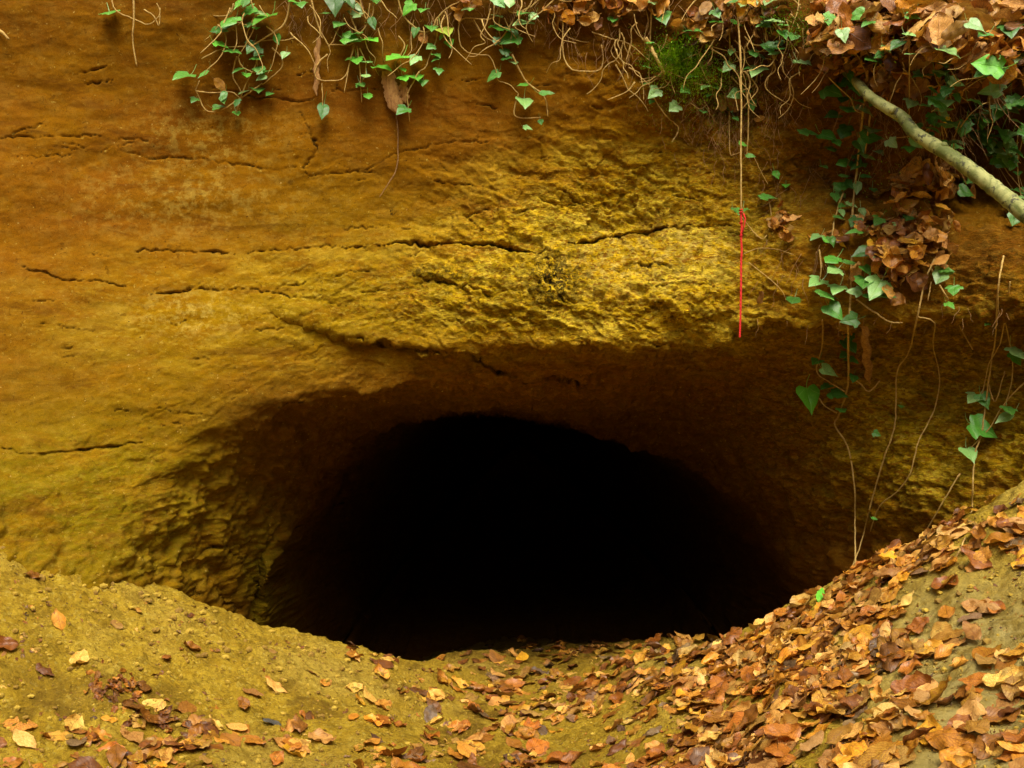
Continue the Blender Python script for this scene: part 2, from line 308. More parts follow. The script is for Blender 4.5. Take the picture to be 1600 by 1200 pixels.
def base_depth(x, z):
    """the large shape of the cliff, as y over (x, z)"""
    y = WALL(np.clip(x, -3.0, 3.0), np.clip(z, .2, 3.4))
    y = y - .16 * np.exp(-np.clip(z - np.interp(x, FXX, FZZ), -.2, 3) / .20) * sstep(-.95, -1.5, x)
    y = y - np.clip(np.abs(x) - 3.0, 0, 20) * .55                    # the hollow closes in at the sides
    over = np.clip(z - 3.32, 0, 50); y = y + over * 1.25 - .10 * np.exp(-((z - 3.36) / .12) ** 2) * (x < 1)    # turf lip, then the slope above
    zb = np.interp(x, BX, BZ); amt = np.interp(x, P(400,0,4.05)[0] + np.array([0, .4, .9, 1.5, 2.1, 2.6, 3.2]), [0, .05, .09, .16, .18, .15, .10])
    wob = .030 * noise(x * 5, z * 0 + 3, z * 0) + .012 * noise(x * 19, z * 0 + 9, z * 0) + .006 * noise(x * 55, z * 0 + 9, z * 0)
    y = y + amt * sstep(.008, -.014, z - zb - wob) * (1 - .55 * sstep(-.1, -.8, z - zb))
    y = y - .5 * amt * np.exp(-((z - zb - .03) / .05) ** 2) * (z > zb - .1) * .5
    zc = np.interp(x, B2X, B2Z, left=-3, right=-3) + .6 * wob; y = y + .018 * sstep(-1.35, -.9, x) * sstep(.01, -.03, z - zc) * sstep(-.35, -.05, z - zc)
    th = np.arctan2(z - CZ, x - CX); r = np.hypot(x - CX, z - CZ)
    A = np.interp(th, *PA) * (1 + .03 * noise(th * 3, th * 0 + 1, th * 0)); B = np.interp(th, *PB) * (1 + .03 * noise(th * 4, th * 0 + 5, th * 0))
    t = np.clip((A - r) / (A - B), 0, 1); u = np.clip(1 - r / B, 0, 1)
    lw = sstep(-.25, -.75, x); y = y + 1.3 * (.20 * t ** 1.3 + .80 * t ** 2.2) * (1 - lw) + .95 * (.30 * t ** 1.2 + .70 * t ** 2.3) * lw + 7.5 * (1 - (1 - u) ** 3.2)
    return y
GX = lin(-11, 11, -2.35, 2.25, .0050); GZ = lin(-.9, 9, .12, 3.30, .0050)
X, Z = np.meshgrid(GX, GZ, indexing='ij'); Y0 = base_depth(X, Z)
PX = 800 + X / Y0 * FPX; PY = 600 - (Z - CAMZ) / Y0 * FPX
blob = lambda cx, cy, rx, ry, p=2: np.exp(-(np.abs((PX - cx) / rx) ** p + np.abs((PY - cy) / ry) ** p))
near = Y0 < 6
rough = np.clip(.06 + .22 * blob(400,860,150,160) + .8 * blob(1560,420,120,90) + .15 * blob(700,480,300,60) + .95 * blob(950,430,260,110,3) + .6 * blob(950,290,230,90) + .5 * blob(1250,250,200,200) + 1.0 * blob(1480,680,330,200,3) + .30 * blob(180,800,230,150) + .28 * blob(620,470,200,70) + .45 * blob(850,600,380,60) + .5*blob(1100,90,250,90), 0, 1)
n1 = fbm(X * 1.3, Y0 * 1.3, Z * 2.2, 4); n2 = fbm(X * 6, Y0 * 6, Z * 11, 4, .55); n3 = fbm(X * 22, Y0 * 22, Z * 34, 3, .6)
rg = 1 - np.abs(fbm(X * 4.2 + Z * 1.0, Y0 * 4, Z * 8 - X * 1.2, 4, .55)) * 1.8      # ridged: broken strata edges
wx, wz = X + .02 * noise(X * 9, Z * 9, Z * 0) + .009 * noise(X * 40, Z * 40, Z * 0), Z + .30 * X + .02 * noise(X * 9, Z * 9 + 50, Z * 0) + .006 * noise(X * 40, Z * 40 + 9, Z * 0)
chipf = lambda wz: cell(wx * 6, wz * 12, 5) * .022 + cell(wx * 12, wz * 22, 1) * .018 + cell(wx * 24, wz * 40, 2) * .010 + cell(wx * 50, wz * 76, 3) * .004
lf = sstep(-.35, -.75, X); chip = chipf(wz) * (1 - lf) + chipf(wz - .62 * X) * lf
dispn = .030 * n1 + (.0018 + .006 * rough) * n2 + (.0006 + .0035 * rough) * n3 + (.0010 + .004 * rough) * np.clip(rg, -1, 1) + (.02 + 1.0 * rough) * chip
st = Z * 17 + 1.4 * noise(X * 1.3, Z * 2, Z * 0 + 2) + X * .5; fr = st - np.floor(st)    # thin bedding, each bed slightly proud at its base
dispn += (.0010 + .002 * rough) * (sstep(0, .85, 1 - fr) - .5) * sstep(.0, .5, noise(X * 2, Z * 5, Z * 0 + 7) + .25)
brown_extra = 0
lump = blob(1150,150,110,70) + blob(1400,350,90,90) + .8 * blob(980,100,120,60) + .5 * blob(1250,420,80,60)
dispn += .05 * lump * fbm(X * 9, Y0 * 9, Z * 9, 3)
dispn -= .06 * blob(1540,200,80,60) 
gy, gz = np.gradient(Y0, GX, GZ, edge_order=1)
nl = np.sqrt(1 + gy ** 2 + gz ** 2); dispn = (dispn - .75 * (.02 + rough) * chip * (1 - 1 / nl ** .8)) * np.where(Y0 > 7, .4, 1)
round_ = fbm(X * 8, Y0 * 8, Z * 8, 4, .55) * .030 + fbm(X * 26, Y0 * 26, Z * 26, 3, .6) * .010; dispn += round_ * sstep(1.15, 2.2, nl) * (Y0 < 7)
XX = X + dispn * gy / nl; YY = Y0 - dispn / nl; ZZ = Z + dispn * gz / nl
jx = PX + 7 * noise(X * 10, Z * 10, Z * 0) + 5 * noise(X * 40, Z * 40, Z * 0); jy = PY + 5 * noise(X * 9 + 40, Z * 9, Z * 0) + 4 * noise(X * 35, Z * 35 + 9, Z * 0)
crk = np.zeros_like(X); cvar = .62 + .55 * noise(X * 7, Z * 7, Z * 0 + 4) + .45 * noise(X * 24, Z * 24, Z * 0 + 4)
YY -= .30 * np.exp(-((PX - 440 - (PY - 900) * -.12) / 24) ** 2) * sstep(770, 900, PY) * near
YY += .05 * np.exp(-((PX - 395) / 20) ** 2) * sstep(820, 900, PY) * near
for ci, (pl, wd, dp) in enumerate(CRACKS):
    main = ci in (0, 1, 2, 3); fl = .6 if main else .12
    a = np.array(pl); m = (PX > a[:,0].min() - 30) & (PX < a[:,0].max() + 30) & (PY > a[:,1].min() - 30) & (PY < a[:,1].max() + 30) & near
    d, t = seg_dist(jx[m], jy[m], pl); e = np.exp(-(d / (wd * .8 * np.clip(cvar[m], fl, 1.3) * np.clip(np.sin(np.pi * np.clip(t, .02, .98)) * 2.5, .3, 1))) ** 2)
    YY[m] += (dp * .8) * e * np.clip(cvar[m] + .2, .8 if main else .2, 1.2); crk[m] = np.maximum(crk[m], e)
yellow = .5 * blob(1480,640,280,170,3) + .22 * blob(120,800,240,110) + 1.1 * blob(960,440,260,110,3) + .75 * blob(1020,290,220,90) + .45 * blob(620,440,260,90) + .35 * blob(300,500,300,90) + .3*blob(1450,660,250,160)
olive = .9 * blob(430,920,40,90) + .5 * blob(1480,680,260,160) + .25 * blob(1550,420,130,80) + .95 * blob(120,800,330,170,3) + .35 * blob(300,560,400,90) + .5 * blob(600,470,200,60) + .3 * blob(560,330,260,70)+ .35 * blob(430,900,60,120)
brown = .6 * blob(1560,400,120,90) + .32 * blob(150,40,520,170,3) + .9 * sstep(150, -10, PY + 30 * noise(X * 3, Z * 3, Z * 0)) * sstep(200, 600, PX) + .75 * sstep(560, 660, PY) * sstep(300,430,PX) * sstep(1380,1100,PX) * (1 - .9 * blob(400,910,70,110)) + .35 * blob(1250,250,220,200) + .7 * blob(1500,150,130,120) + .5*blob(1150,120,150,90)  # recess term: reddish brown rock, deepened to paint extra shade into the cave mouth
brown += sstep(3.28, 3.4, Z)
pale = 1.0 * blob(1000,405,120,45) + .8 * blob(1080,385,60,30) + .45 * blob(330,210,90,40) + .4 * blob(300,310,150,50) + .3 * blob(1150,170,100,60) + .08 + .25 * blob(950,430,240,110) + .8 * blob(300,490,80,30)
lichen_crack = .9 * sstep(.35, .8, crk) * sstep(.3, .9, cvar) + blob(865,440,55,50) + .6 * blob(655,424,18,10) + .8 * blob(700,425,30,12) + .6 * blob(612,331,6,5) * 2  # blackens the crack cores as well as the lichen spots
cliff = grid_mesh('cliff', XX, YY, ZZ, dict(rough=rough, yellow=np.clip(yellow, 0, 1), olive=np.clip(olive, 0, 1), brown=np.clip(brown, 0, 1), pale=np.clip(pale, 0, 1), lichen_crack=np.clip(lichen_crack, 0, 1)), ROCK)
tag(cliff, 'ochre sandstone cliff with the dark cave mouth opening in it', 'cliff', kind='structure')

def bil(gx, gy_, F, x, y):
    i = int(np.clip(np.searchsorted(gx, x) - 1, 0, len(gx) - 2)); j = int(np.clip(np.searchsorted(gy_, y) - 1, 0, len(gy_) - 2))
    a = min(max((x - gx[i]) / (gx[i+1] - gx[i]), 0), 1); b = min(max((y - gy_[j]) / (gy_[j+1] - gy_[j]), 0), 1)
    return F[i,j]*(1-a)*(1-b) + F[i+1,j]*a*(1-b) + F[i,j+1]*(1-a)*b + F[i+1,j+1]*a*b
def wall_d(px, py, d0=2.0, dmax=9):
    """distance along the view ray of the cliff surface"""
    d = d0; ax = (px - 800) / FPX; az = -(py - 600) / FPX; prev = d
    while d < dmax:
        if bil(GX, GZ, YY, ax * d, CAMZ + az * d) < d: break
        prev = d; d += .02
    lo, hi = prev, d
    for _ in range(6):
        m = (lo + hi) / 2
        if bil(GX, GZ, YY, ax * m, CAMZ + az * m) < m: hi = m
        else: lo = m
    return lo
def on_wall(px, py, off=.02): return Vector(P(px, py, wall_d(px, py) - off))
def wall_normal(px, py):
    a, b, c = on_wall(px, py, 0), on_wall(px + 12, py, 0), on_wall(px, py + 12, 0)
    n = (c - a).cross(b - a).normalized()
    return n if n.y < 0 else -n

# ------------------------------------------------------------------ the ground (height over x, y)
GC = [(-250,780,3.35),(0,838,3.58),(100,875,3.68),(200,912,3.78),(350,958,3.92),(430,983,4.02),(540,1012,4.15),(650,1034,4.35),(750,1042,4.55),(850,1044,4.6),(950,1040,4.5),(1050,1022,4.2),(700,1025,5.0),(800,1024,5.2),(900,1022,5.2),(1000,1016,5.0),(1080,1006,4.7),(850,1011,6.0),(950,1010,5.9),(1050,1005,5.6),(850,1006,6.8),
 (1180,990,3.85),(1250,945,3.68),(1340,893,3.56),(1430,848,3.42),(1500,805,3.32),(1600,752,3.15),(1800,690,3.0),
 (0,1020,3.1),(200,1050,3.25),(400,1080,3.45),(600,1095,3.7),(800,1100,3.9),(1000,1085,3.65),(1200,1060,3.1),(1400,1000,2.8),(1600,960,2.6),
 (0,1200,2.7),(300,1200,2.85),(600,1200,3.05),(800,1200,3.1),(1000,1200,2.85),(1200,1200,2.45),(1400,1200,2.15),(1600,1200,1.95),(1800,1100,2.0)]
gp = [tuple(P(*c)) for c in GC]
gp += [(-1.9,1.6,.48),(-1,1.6,.34),(0,1.8,.32),(.8,1.5,.55),(1.6,1.2,.8),(-2,0,.2),(0,0,.18),(2,0,.5),(-3,3,1.0),(3,2,1.5),(-3,-1,.4),(3,-1,.7),(0,-1.5,.15),(-1.5,-2,.2),(1.5,-2,.3),
       (-2.8,4,1.3),(2.8,3.4,1.7)]
# beyond the rim the floor drops into the cave
for px, py, d, k in [(-200,790,3.4,-.30),(0,838,3.58,-.20),(100,875,3.68,.0),(220,920,3.8,.25),(350,958,3.92,.42),(540,1012,4.15,.42),(1180,990,3.85,.5),(1340,893,3.56,.55),(1500,805,3.32,.5)]:
    q = P(px, py, d); gp.append((q[0] * 1.04, q[1] + .6, q[2] - k))
gp += [(-1.0,6.0,-.25),(1.3,6,-.2),(0,8,-.30),(-2,6,0),(2,6,0),(0,11,-.5),(-2,9,-.3),(2,9,-.3)]
gp = np.array(gp); GND = TPS(gp[:, :2], gp[:, 2], 1e-3)
HX = lin(-11, 11, -2.4, 2.3, .0058); HY = lin(-13, 12, 1.75, 5.4, .0058)
X2, Y2 = np.meshgrid(HX, HY, indexing='ij'); Z2 = GND(np.clip(X2, -3.2, 3.2), np.clip(Y2, -2.2, 11.5))
Z2 += sstep(-1.8, -7.5, Y2) * 6.5 + np.clip(np.abs(X2) - 3.0, 0, 9) * .75 * sstep(6, 1, Y2)        # unseen bank added behind the camera blocks low sky light; the sides rise too
px2 = 800 + X2 / np.clip(Y2, .5, 99) * FPX; py2 = 600 - (Z2 - CAMZ) / np.clip(Y2, .5, 99) * FPX
Z2 += .030 * fbm(X2 * 2.6, Y2 * 2.6, X2 * 0, 3) + .013 * fbm(X2 * 11, Y2 * 11, X2 * 0 + 2, 4, .6) + .0035 * fbm(X2 * 55, Y2 * 55, X2 * 0 + 5, 2)
cl = fbm(X2 * 24, Y2 * 24, X2 * 0 + 8, 2); Z2 += .010 * sstep(.35, .8, cl) * (.4 + .6 * sstep(-.2, .5, noise(X2 * 4, Y2 * 4, X2 * 0)))

humus_bounce_cut = np.clip(2 * sstep(1.2, -.4, Y2) + 2 * sstep(3, 4, np.abs(X2)) + .75 * sstep(850, 1100, px2) * sstep(250, 60, px2 + (py2 - 950) * -1.0 - 500 + 0 * px2) + .6 * np.exp(-((px2-900)/300)**2 - ((py2-1060)/60)**2) + .5 * sstep(4.3, 5, Y2) + .4 * np.exp(-((px2-700)/600)**2 - ((py2-1190)/40)**2), 0, 1)  # behind the camera and past the sides, darkened to cut bounce into the cave
humus_bounce_cut = np.clip(humus_bounce_cut + .8 * sstep(.18, .5, fbm(X2 * 3.1 + 4, Y2 * 3.1, X2 * 0 + 1, 4, .6)) * sstep(1000, 700, px2) * (.35 + .65 * sstep(990, 1100, py2)), 0, 1)
grey = sstep(1250, 1500, px2) * sstep(820, 1000, py2)
ground = grid_mesh('ground', X2, Y2, Z2, dict(humus_bounce_cut=humus_bounce_cut, grey=grey), SOIL, flip=True)
tag(ground, 'olive sandy ground sloping down into the cave', 'ground', kind='structure')
def gz_(x, y): return bil(HX, HY, Z2, x, y)
def gnormal(x, y, e=.04):
    return Vector((gz_(x - e, y) - gz_(x + e, y), gz_(x, y - e) - gz_(x, y + e), 2 * e)).normalized()
def ground_hit(px, py, d0=1.3, dmax=8):
    ax = (px - 800) / FPX; az = -(py - 600) / FPX; d = d0
    while d < dmax:
        if gz_(ax * d, d) > CAMZ + az * d: break
        d += .02
    if d >= dmax: return None
    lo, hi = d - .02, d
    for _ in range(6):
        m = (lo + hi) / 2
        if gz_(ax * m, m) > CAMZ + az * m: hi = m
        else: lo = m
    return Vector((ax * hi, hi, gz_(ax * hi, hi)))

# ------------------------------------------------------------------ leaf meshes
def beech_leaf(seed, curl, bend, wav=.03, cup=0.0, width=.33):
    r = random.Random(seed); nu, nv = 14, 8; V = []; UV = []; ph = r.uniform(0, 6); tw = r.uniform(-.5, .5)
    for i in range(nu + 1):
        u = i / nu; hw = width * (math.sin(math.pi * min(1, u ** .82)) ** .8 + .015) * (1 + .05 * math.sin(u * 23 + ph))
        if i == nu: hw = .006
        for j in range(nv + 1):
            v = j / nv * 2 - 1; s = v * hw; av = abs(v)
            zc = .014 * math.sin((u - av * .28) * 46) * (1 - av * .3) + wav * av * av * math.sin(u * 9 + ph + (2 if v > 0 else 0))
            if abs(curl) > .05:
                R_ = 1 / curl; a = s / R_; y, z = R_ * math.sin(a), R_ * (1 - math.cos(a))
                y, z = y - zc * math.sin(a), z + zc * math.cos(a)
            else: y, z = s, zc
            z += cup * (u - .5) ** 2 * 2; x = u - .5
            tc = tw * (u - .5); y, z = y * math.cos(tc) - z * math.sin(tc), y * math.sin(tc) + z * math.cos(tc)
            if abs(bend) > .05:
                Rb = 1 / bend; a = x / Rb; x, z = (Rb - z) * math.sin(a), Rb - (Rb - z) * math.cos(a)
            V.append((x, y, z)); UV.append((u, j / nv))
    F = [(i * (nv+1) + j, (i+1) * (nv+1) + j, (i+1) * (nv+1) + j + 1, i * (nv+1) + j + 1) for i in range(nu) for j in range(nv)]
    b = len(V)                                                        # the stalk
    for k in range(3):
        x0 = V[4][0] - k * .07; z0 = V[4][2] + .012 * k * k
        V += [(x0, V[4][1] - .007, z0), (x0, V[4][1] + .007, z0)]; UV += [(0, .49), (0, .51)]
    F += [(b, b + 2, b + 3, b + 1), (b + 2, b + 4, b + 5, b + 3)]
    zm = min(v[2] for v in V); V = [(x, y, z - zm) for x, y, z in V]
    return V, F, UV
def ivy_leaf(seed, kind=0):
    """five-lobed (0), heart-shaped (1) or narrow (2) ivy leaf, stalk end at x=0"""
    r = random.Random(seed)
    K = {0: [(0,0),(-.10,.14),(-.13,.30),(.02,.40),(.12,.52),(.30,.56),(.36,.36),(.52,.33),(.74,.20),(1,0)],
         1: [(0,0),(-.09,.13),(-.13,.30),(-.04,.44),(.12,.48),(.30,.42),(.46,.33),(.62,.24),(.80,.11),(1,0)],
         2: [(0,0),(-.03,.07),(0,.16),(.10,.24),(.25,.29),(.40,.28),(.56,.24),(.70,.16),(.84,.08),(1,0)],
         3: [(0,0),(-.08,.10),(-.12,.24),(-.02,.36),(.06,.50),(.16,.44),(.30,.36),(.42,.44),(.56,.40),(1,0)]}[kind]
    sc = [1 + r.uniform(-.07, .07) for _ in K]; V = [(0, 0, 0)]; UV = [(0, .5)]; F = []; mid = []
    fold = r.uniform(.0, .25); droop = r.uniform(.1, .6); n = len(K); R = 4
    idx = {}
    for sgn in (1, -1):
        for i, (x, y) in enumerate(K):
            for k in range(R + 1):
                t = k / R; c = x * .0 + (0.12 if i < 5 else 0.12 + (i - 4) / 5 * .75) if 0 < i < n - 1 else (0 if i == 0 else 1)
                cx = c; X_ = cx + (x - cx) * t; Y_ = sgn * y * t * (sc[i] if sgn > 0 else 2 - sc[i])
                Z_ = fold * abs(Y_) - droop * max(0, X_) ** 2 * .4 + .03 * math.sin(X_ * 11 + Y_ * 9 + seed) - .25 * Y_ * Y_
                idx[sgn, i, k] = len(V); V.append((X_, Y_, Z_)); UV.append((X_ * .8 + .1, .5 + Y_))
        for i in range(n - 1):
            for k in range(R):
                q = (idx[sgn, i, k], idx[sgn, i, k + 1], idx[sgn, i + 1, k + 1], idx[sgn, i + 1, k])
                F.append(q if sgn > 0 else q[::-1])
    b = len(V)
    for k in range(4): x0 = -.13 * k; V += [(x0, -.014, .05 * k * k), (x0, .014, .05 * k * k)]; UV += [(0, .5)] * 2
    F += [(b + 2 * k, b + 2 * k + 1, b + 2 * k + 3, b + 2 * k + 2) for k in range(3)]
    return V[0:], F, UV
def to_mesh(name, V, F, UV=None, mats=(), midx=None, smooth=True):
    me = bpy.data.meshes.new(name); me.from_pydata([tuple(v) for v in V], [], F)
    if UV:
        uvl = me.uv_layers.new(name='UVMap'); vi = np.empty(len(me.loops), np.int32); me.loops.foreach_get('vertex_index', vi)
        uvl.data.foreach_set('uv', np.array(UV, np.float32)[vi].ravel())
    for m in mats: me.materials.append(m)
    if midx is not None: me.polygons.foreach_set('material_index', midx)
    me.polygons.foreach_set('use_smooth', [smooth] * len(me.polygons)); me.update(); return me
LEAFSHAPES = []
for k in range(30):
    state = ['flat', 'curled', 'cupped'][k % 3]
    if state == 'flat': a = dict(curl=random.uniform(-.5, .9), bend=random.uniform(-.3, .4))
    elif state == 'curled': a = dict(curl=random.uniform(1.8, 4.6) * random.choice((1, 1, -1)), bend=random.uniform(-.5, .6), wav=.05)
    else: a = dict(curl=random.uniform(.9, 2.2), bend=random.uniform(.4, 1.3), cup=.1, wav=.06)
    a['width'] = random.uniform(.24, .37)
    V, F, UV = beech_leaf(k, **a)
    va = np.array(V); va = va + np.stack([noise(va[:,0]*5+k, va[:,1]*5, va[:,2]*5)*.02, noise(va[:,0]*4+k, va[:,1]*4+9, va[:,2]*4)*.03, noise(va[:,0]*4.5+k, va[:,1]*4.5, va[:,2]*4+5)*(.05 if state == 'flat' else .10)], 1); va[:,2] -= va[:,2].min(); V = [tuple(q) for q in va]
    LEAFSHAPES.append((state, np.array(V), F, UV, to_mesh('beech_leaf', V, F, UV, [LEAFM['pale tan']])))
IVYSH = [to_mesh('ivy_leaf', *ivy_leaf(k, [0, 1, 0, 1, 2, 3, 0, 3][k]), [IVYM['mid green']]) for k in range(8)]

def basis(nrm, ang, tilt=0.0, tdir=0.0):
    n = Vector(nrm).normalized()
    if tilt:
        ax = n.orthogonal().normalized(); ax.rotate(Quaternion(n, tdir)); n.rotate(Quaternion(ax, tilt))
    x = Vector((1, 0, 0)) - n * n.x
    if x.length < .1: x = Vector((0, 1, 0)) - n * n.y
    x.normalize(); x.rotate(Quaternion(n, ang)); y = n.cross(x)
    return Matrix((x, y, n)).transposed()

# ------------------------------------------------------------------ fallen leaves: gather them all, the 300 largest become things
LV = []       # (projected size, loc, rot3, length, shape index, colour, region key, label, group)
HALF = []
def add_leaf(p, R, L, sh, colr, region, label=None, key=0.0):
    LV.append((L / max(p.y, .3) * FPX + key, Vector(p), R, L, sh, colr, region, label))
PAL = {'bank': ['orange brown']*4 + ['pale tan']*6 + ['rust red']*5 + ['golden']*2 + ['dark brown']*2 + ['grey brown'] + ['cream']*2,
       'left': ['orange brown']*3 + ['rust red']*3 + ['dark brown']*2 + ['pale tan']*3 + ['golden'],
       'floor': ['orange brown']*5 + ['rust red']*5 + ['pale tan']*5 + ['dark brown']*4 + ['golden'] + ['grey brown']*2,
       'shelf': ['pale tan']*5 + ['orange brown']*5 + ['dark brown']*2 + ['cream'] + ['golden']*2 + ['rust red']*3}
def ground_leaf(px, py, size=None, colr=None, state=None, region='bank', label=None, ang=None, tilt=None, lift=0.0, key=0):
    p = ground_hit(px, py)
    if p is None: return
    if wall_d(px, py) < p.y - .02: return
    L = size / FPX * p.y if size else random.choice((random.uniform(.04, .07), random.uniform(.06, .09), random.uniform(.075, .11)))
    sh = random.choice([i for i, s in enumerate(LEAFSHAPES) if state is None or s[0] == state])
    if tilt is None: tilt = abs(random.gauss(0, .26))
    R = basis(gnormal(p.x, p.y), random.uniform(0, 6.28) if ang is None else ang, tilt, random.uniform(0, 6.28))
    p = p + Vector((0, 0, -.004 + lift + .30 * L * math.sin(tilt)))
    add_leaf(p, R, L, sh, colr or random.choice(PAL[region]), where_ground(px, py), label, key)
def where_ground(px, py):
    if px < 620:
        if py > 1090: return "at the lower left corner" if px < 240 else "below the sandy slope"
        return "on the bare sandy slope"
    if py < 1065 and px < 1150: return "on the dim cave floor"
    if px < 1050: return "in the hollow before the cave"
    if px - 1050 < (1010 - py) * 1.9 + 60: return "on the right bank's crest"
    if px > 1430 and py > 850: return "on bare soil at far right"
    if py > 1110: return "at the right bank's foot"
    return "in the right bank's thick drift"
# leaves one can point at
NAMED = [ # px,py,size,colour,state,label
 (38,1162,48,'cream','flat','cream beech leaf with brown spots in the lower left corner'),
 (50,902,34,'rust red','curled','rust red leaf high on the bare sandy slope, under the left wall'),
 (125,1035,0,'pale tan','cupped','tan crumpled leaf beside a smaller one on the bare sandy slope'),
 (298,1015,32,'rust red','cupped','rust red cupped leaf alone in the middle of the sandy slope'),
 (182,978,24,'pale tan','flat','small flat tan leaf on the upper sandy slope'),
 (108,884,13,'cream','flat','tiny pale leaf close under the left wall'),
 (215,955,22,'orange brown','curled','small hollow curled leaf on the crest of the sandy slope'),
 (425,1019,20,'pale tan','flat','small tan leaf near the crest below the rock pillar'),
 (555,1028,34,'golden','curled','golden curled leaf on the crest at the left edge of the cave'),
 (508,1070,26,'orange brown','cupped','orange crumpled leaf on bare sand below the cave left edge'),
 (425,1132,32,'slate grey','flat','slate grey leaf among brown ones on the lower left soil'),
 (395,1085,38,'pale tan','flat','tan leaf overlapping an orange one below the sandy slope'),
 (380,1105,34,'rust red','cupped','rust red upright leaf next to the slate grey leaf'),
 (292,1110,46,'orange brown','flat','long orange brown leaf on the soil left of the slate grey leaf'),
 (370,1140,36,'pale tan','flat','pale tan round leaf just left of the slate grey leaf'),
 (395,1162,48,'rust red','flat','dark red leaf directly below the slate grey leaf'),
 (455,1165,42,'rust red','flat','flat red brown leaf right of and below the slate grey leaf'),
 (552,1122,26,'golden','flat','round golden leaf on sand right of the slate grey leaf'),
 (575,1090,40,'pale tan','flat','large faded tan leaf on bare sand in the lower middle'),
 (320,1190,30,'pale tan','flat','round pale leaf with a pink tint at the bottom edge'),
 (180,1190,55,'rust red','curled','long rust red leaf pile end at the bottom left'),
 (120,1165,44,'grey brown','flat','grey brown leaf lying over red ones at the bottom left'),
 (225,1080,38,'dark brown','curled','dark curled leaf at the tip of the twiggy clump'),
 (70,1052,36,'dark brown','curled','dark brown curled leaf near the left edge'),
 (858,1108,32,'cream','cupped','brightest cream crumpled leaf in the middle of the hollow'),
 (800,1102,44,'dark brown','flat','dark brown leaf left of the bright cream leaf'),
 (600,1130,46,'rust red','flat','rust red long leaf with a golden one at its end'),
 (730,1180,48,'orange brown','flat','orange leaf at the bottom edge below the hollow'),
 (985,1132,34,'cream','cupped','cream ribbed leaf on the hollow floor towards the bank'),
 (755,1160,46,'rust red','flat','broad rust red leaf at the bottom middle'),
 (825,1150,40,'orange brown','flat','flat orange leaf in the bottom middle'),
 (1148,1040,36,'cream','cupped','pale upright leaf at the start of the right bank'),
 (1245,995,32,'cream','cupped','pale yellow upright leaf on the left part of the right bank'),
 (1480,890,52,'golden','cupped','large golden leaf propped near the top of the right bank'),
 (1440,1095,0,'pale tan','flat','tan leaf on bare soil at right below a shiny brown leaf'),
 (1435,985,46,'rust red','cupped','shiny red brown leaf with white gloss in the middle right bank'),
 (1390,965,48,'golden','cupped','golden ribbed leaf just left of the shiny red brown leaf'),
 (1345,985,48,'pale tan','flat','broad pale tan leaf in the middle of the right bank'),
 (1420,1025,46,'orange brown','flat','large orange brown leaf on open soil of the right bank'),
 (1380,1050,32,'grey brown','cupped','grey leaf with pale sheen on the right bank'),
 (1430,1100,54,'cream','flat','long cream leaf on the soil of the lower right'),
 (1520,1100,62,'orange brown','curled','long orange curled leaf on the soil at lower right'),
 (1515,1135,74,'cream','cupped','largest cream ribbed leaf at the lower right'),
 (1585,1030,46,'pale tan','cupped','pale upright leaf at the right edge of the bank'),
 (1590,1085,60,'pale tan','cupped','tan folded leaf at the right edge above the largest cream leaf'),
 (1500,1195,66,'golden','cupped','ribbed golden leaf at the bottom edge on the right'),
 (1380,1165,58,'rust red','flat','broad reddish leaf at the bottom of the right bank'),
 (1420,1180,60,'golden','cupped','golden leaf beside the broad reddish one at the bottom'),
 (1480,960,40,'rust red','flat','flat rust red leaf on the right bank edge next to bare soil'),
 (1515,970,40,'grey brown','flat','grey brown flat leaf on bare soil below two tan leaves'),
 (1518,952,32,'pale tan','cupped','tan leaf just above the grey brown flat leaf'),
 (1500,1040,42,'orange brown','cupped','orange leaf under dark crumpled leaves at far right'),
 (1550,785,34,'orange brown','cupped','orange leaf at the very top of the right bank'),
 (1565,800,30,'dark brown','cupped','dark leaf beside the orange one at the top of the bank'),
 (1535,825,28,'pale tan','curled','tan curled leaf near the top of the right bank'),
 (1540,870,34,'golden','flat','golden leaf on bare soil high on the right bank'),
 (1587,855,36,'grey brown','cupped','grey crumpled leaf at the right edge high on the bank'),
 (1222,1120,44,'orange brown','curled','long tan rolled leaf like a tube on the lower right bank'),
 (1200,1110,46,'orange brown','cupped','orange folded leaf left of the rolled tube leaf'),
 (1280,1150,54,'golden','cupped','golden tan leaf in the lower part of the right bank'),
 (1330,1070,34,'cream','cupped','cream upright small leaf mid right bank'),
 (1360,1060,38,'golden','flat','golden leaf with a green tinge mid right bank'),
 (1415,860,40,'pale tan','curled','pale rolled leaf on the crest of the bank'),
 (1450,845,44,'pale tan','curled','long pale rolled leaf along the bank crest under the rock wall'),
 (1210,975,44,'pale tan','curled','pale rolled leaf at the low end of the bank crest'),
]
for a in NAMED: ground_leaf(a[0], a[1], a[2] or 42, a[3], a[4], label=a[5], tilt=random.uniform(.02, .3), lift=.006, key=25)
for (bx, by) in [(1282, 924)]:                                       # the fresh leaf on the crest, standing up
    p = ground_hit(bx, by + 12); add_leaf(p + Vector((0, 0, .012)), basis((.25, -.9, .35), 1.2), .055, 0, 'bright green', '', 'single fresh bright green leaf standing on the crest of the bank', 60)
def field(n, f, region, **kw):
    k = 0; tries = 0
    while k < n and tries < n * 40:
        tries += 1; px, py = random.uniform(-60, 1660), random.uniform(760, 1235)
        if random.random() < f(px, py): ground_leaf(px, py, region=region, **kw); k += 1
_R = [(0,838),(100,875),(200,912),(350,958),(430,983),(540,1012),(650,1020),(750,1010),(900,1004),(1050,1002),(1180,990),(1250,945),(1340,893),(1430,848),(1500,805),(1600,752)]
rim = lambda px: np.interp(px, [c[0] for c in _R], [c[1] for c in _R])
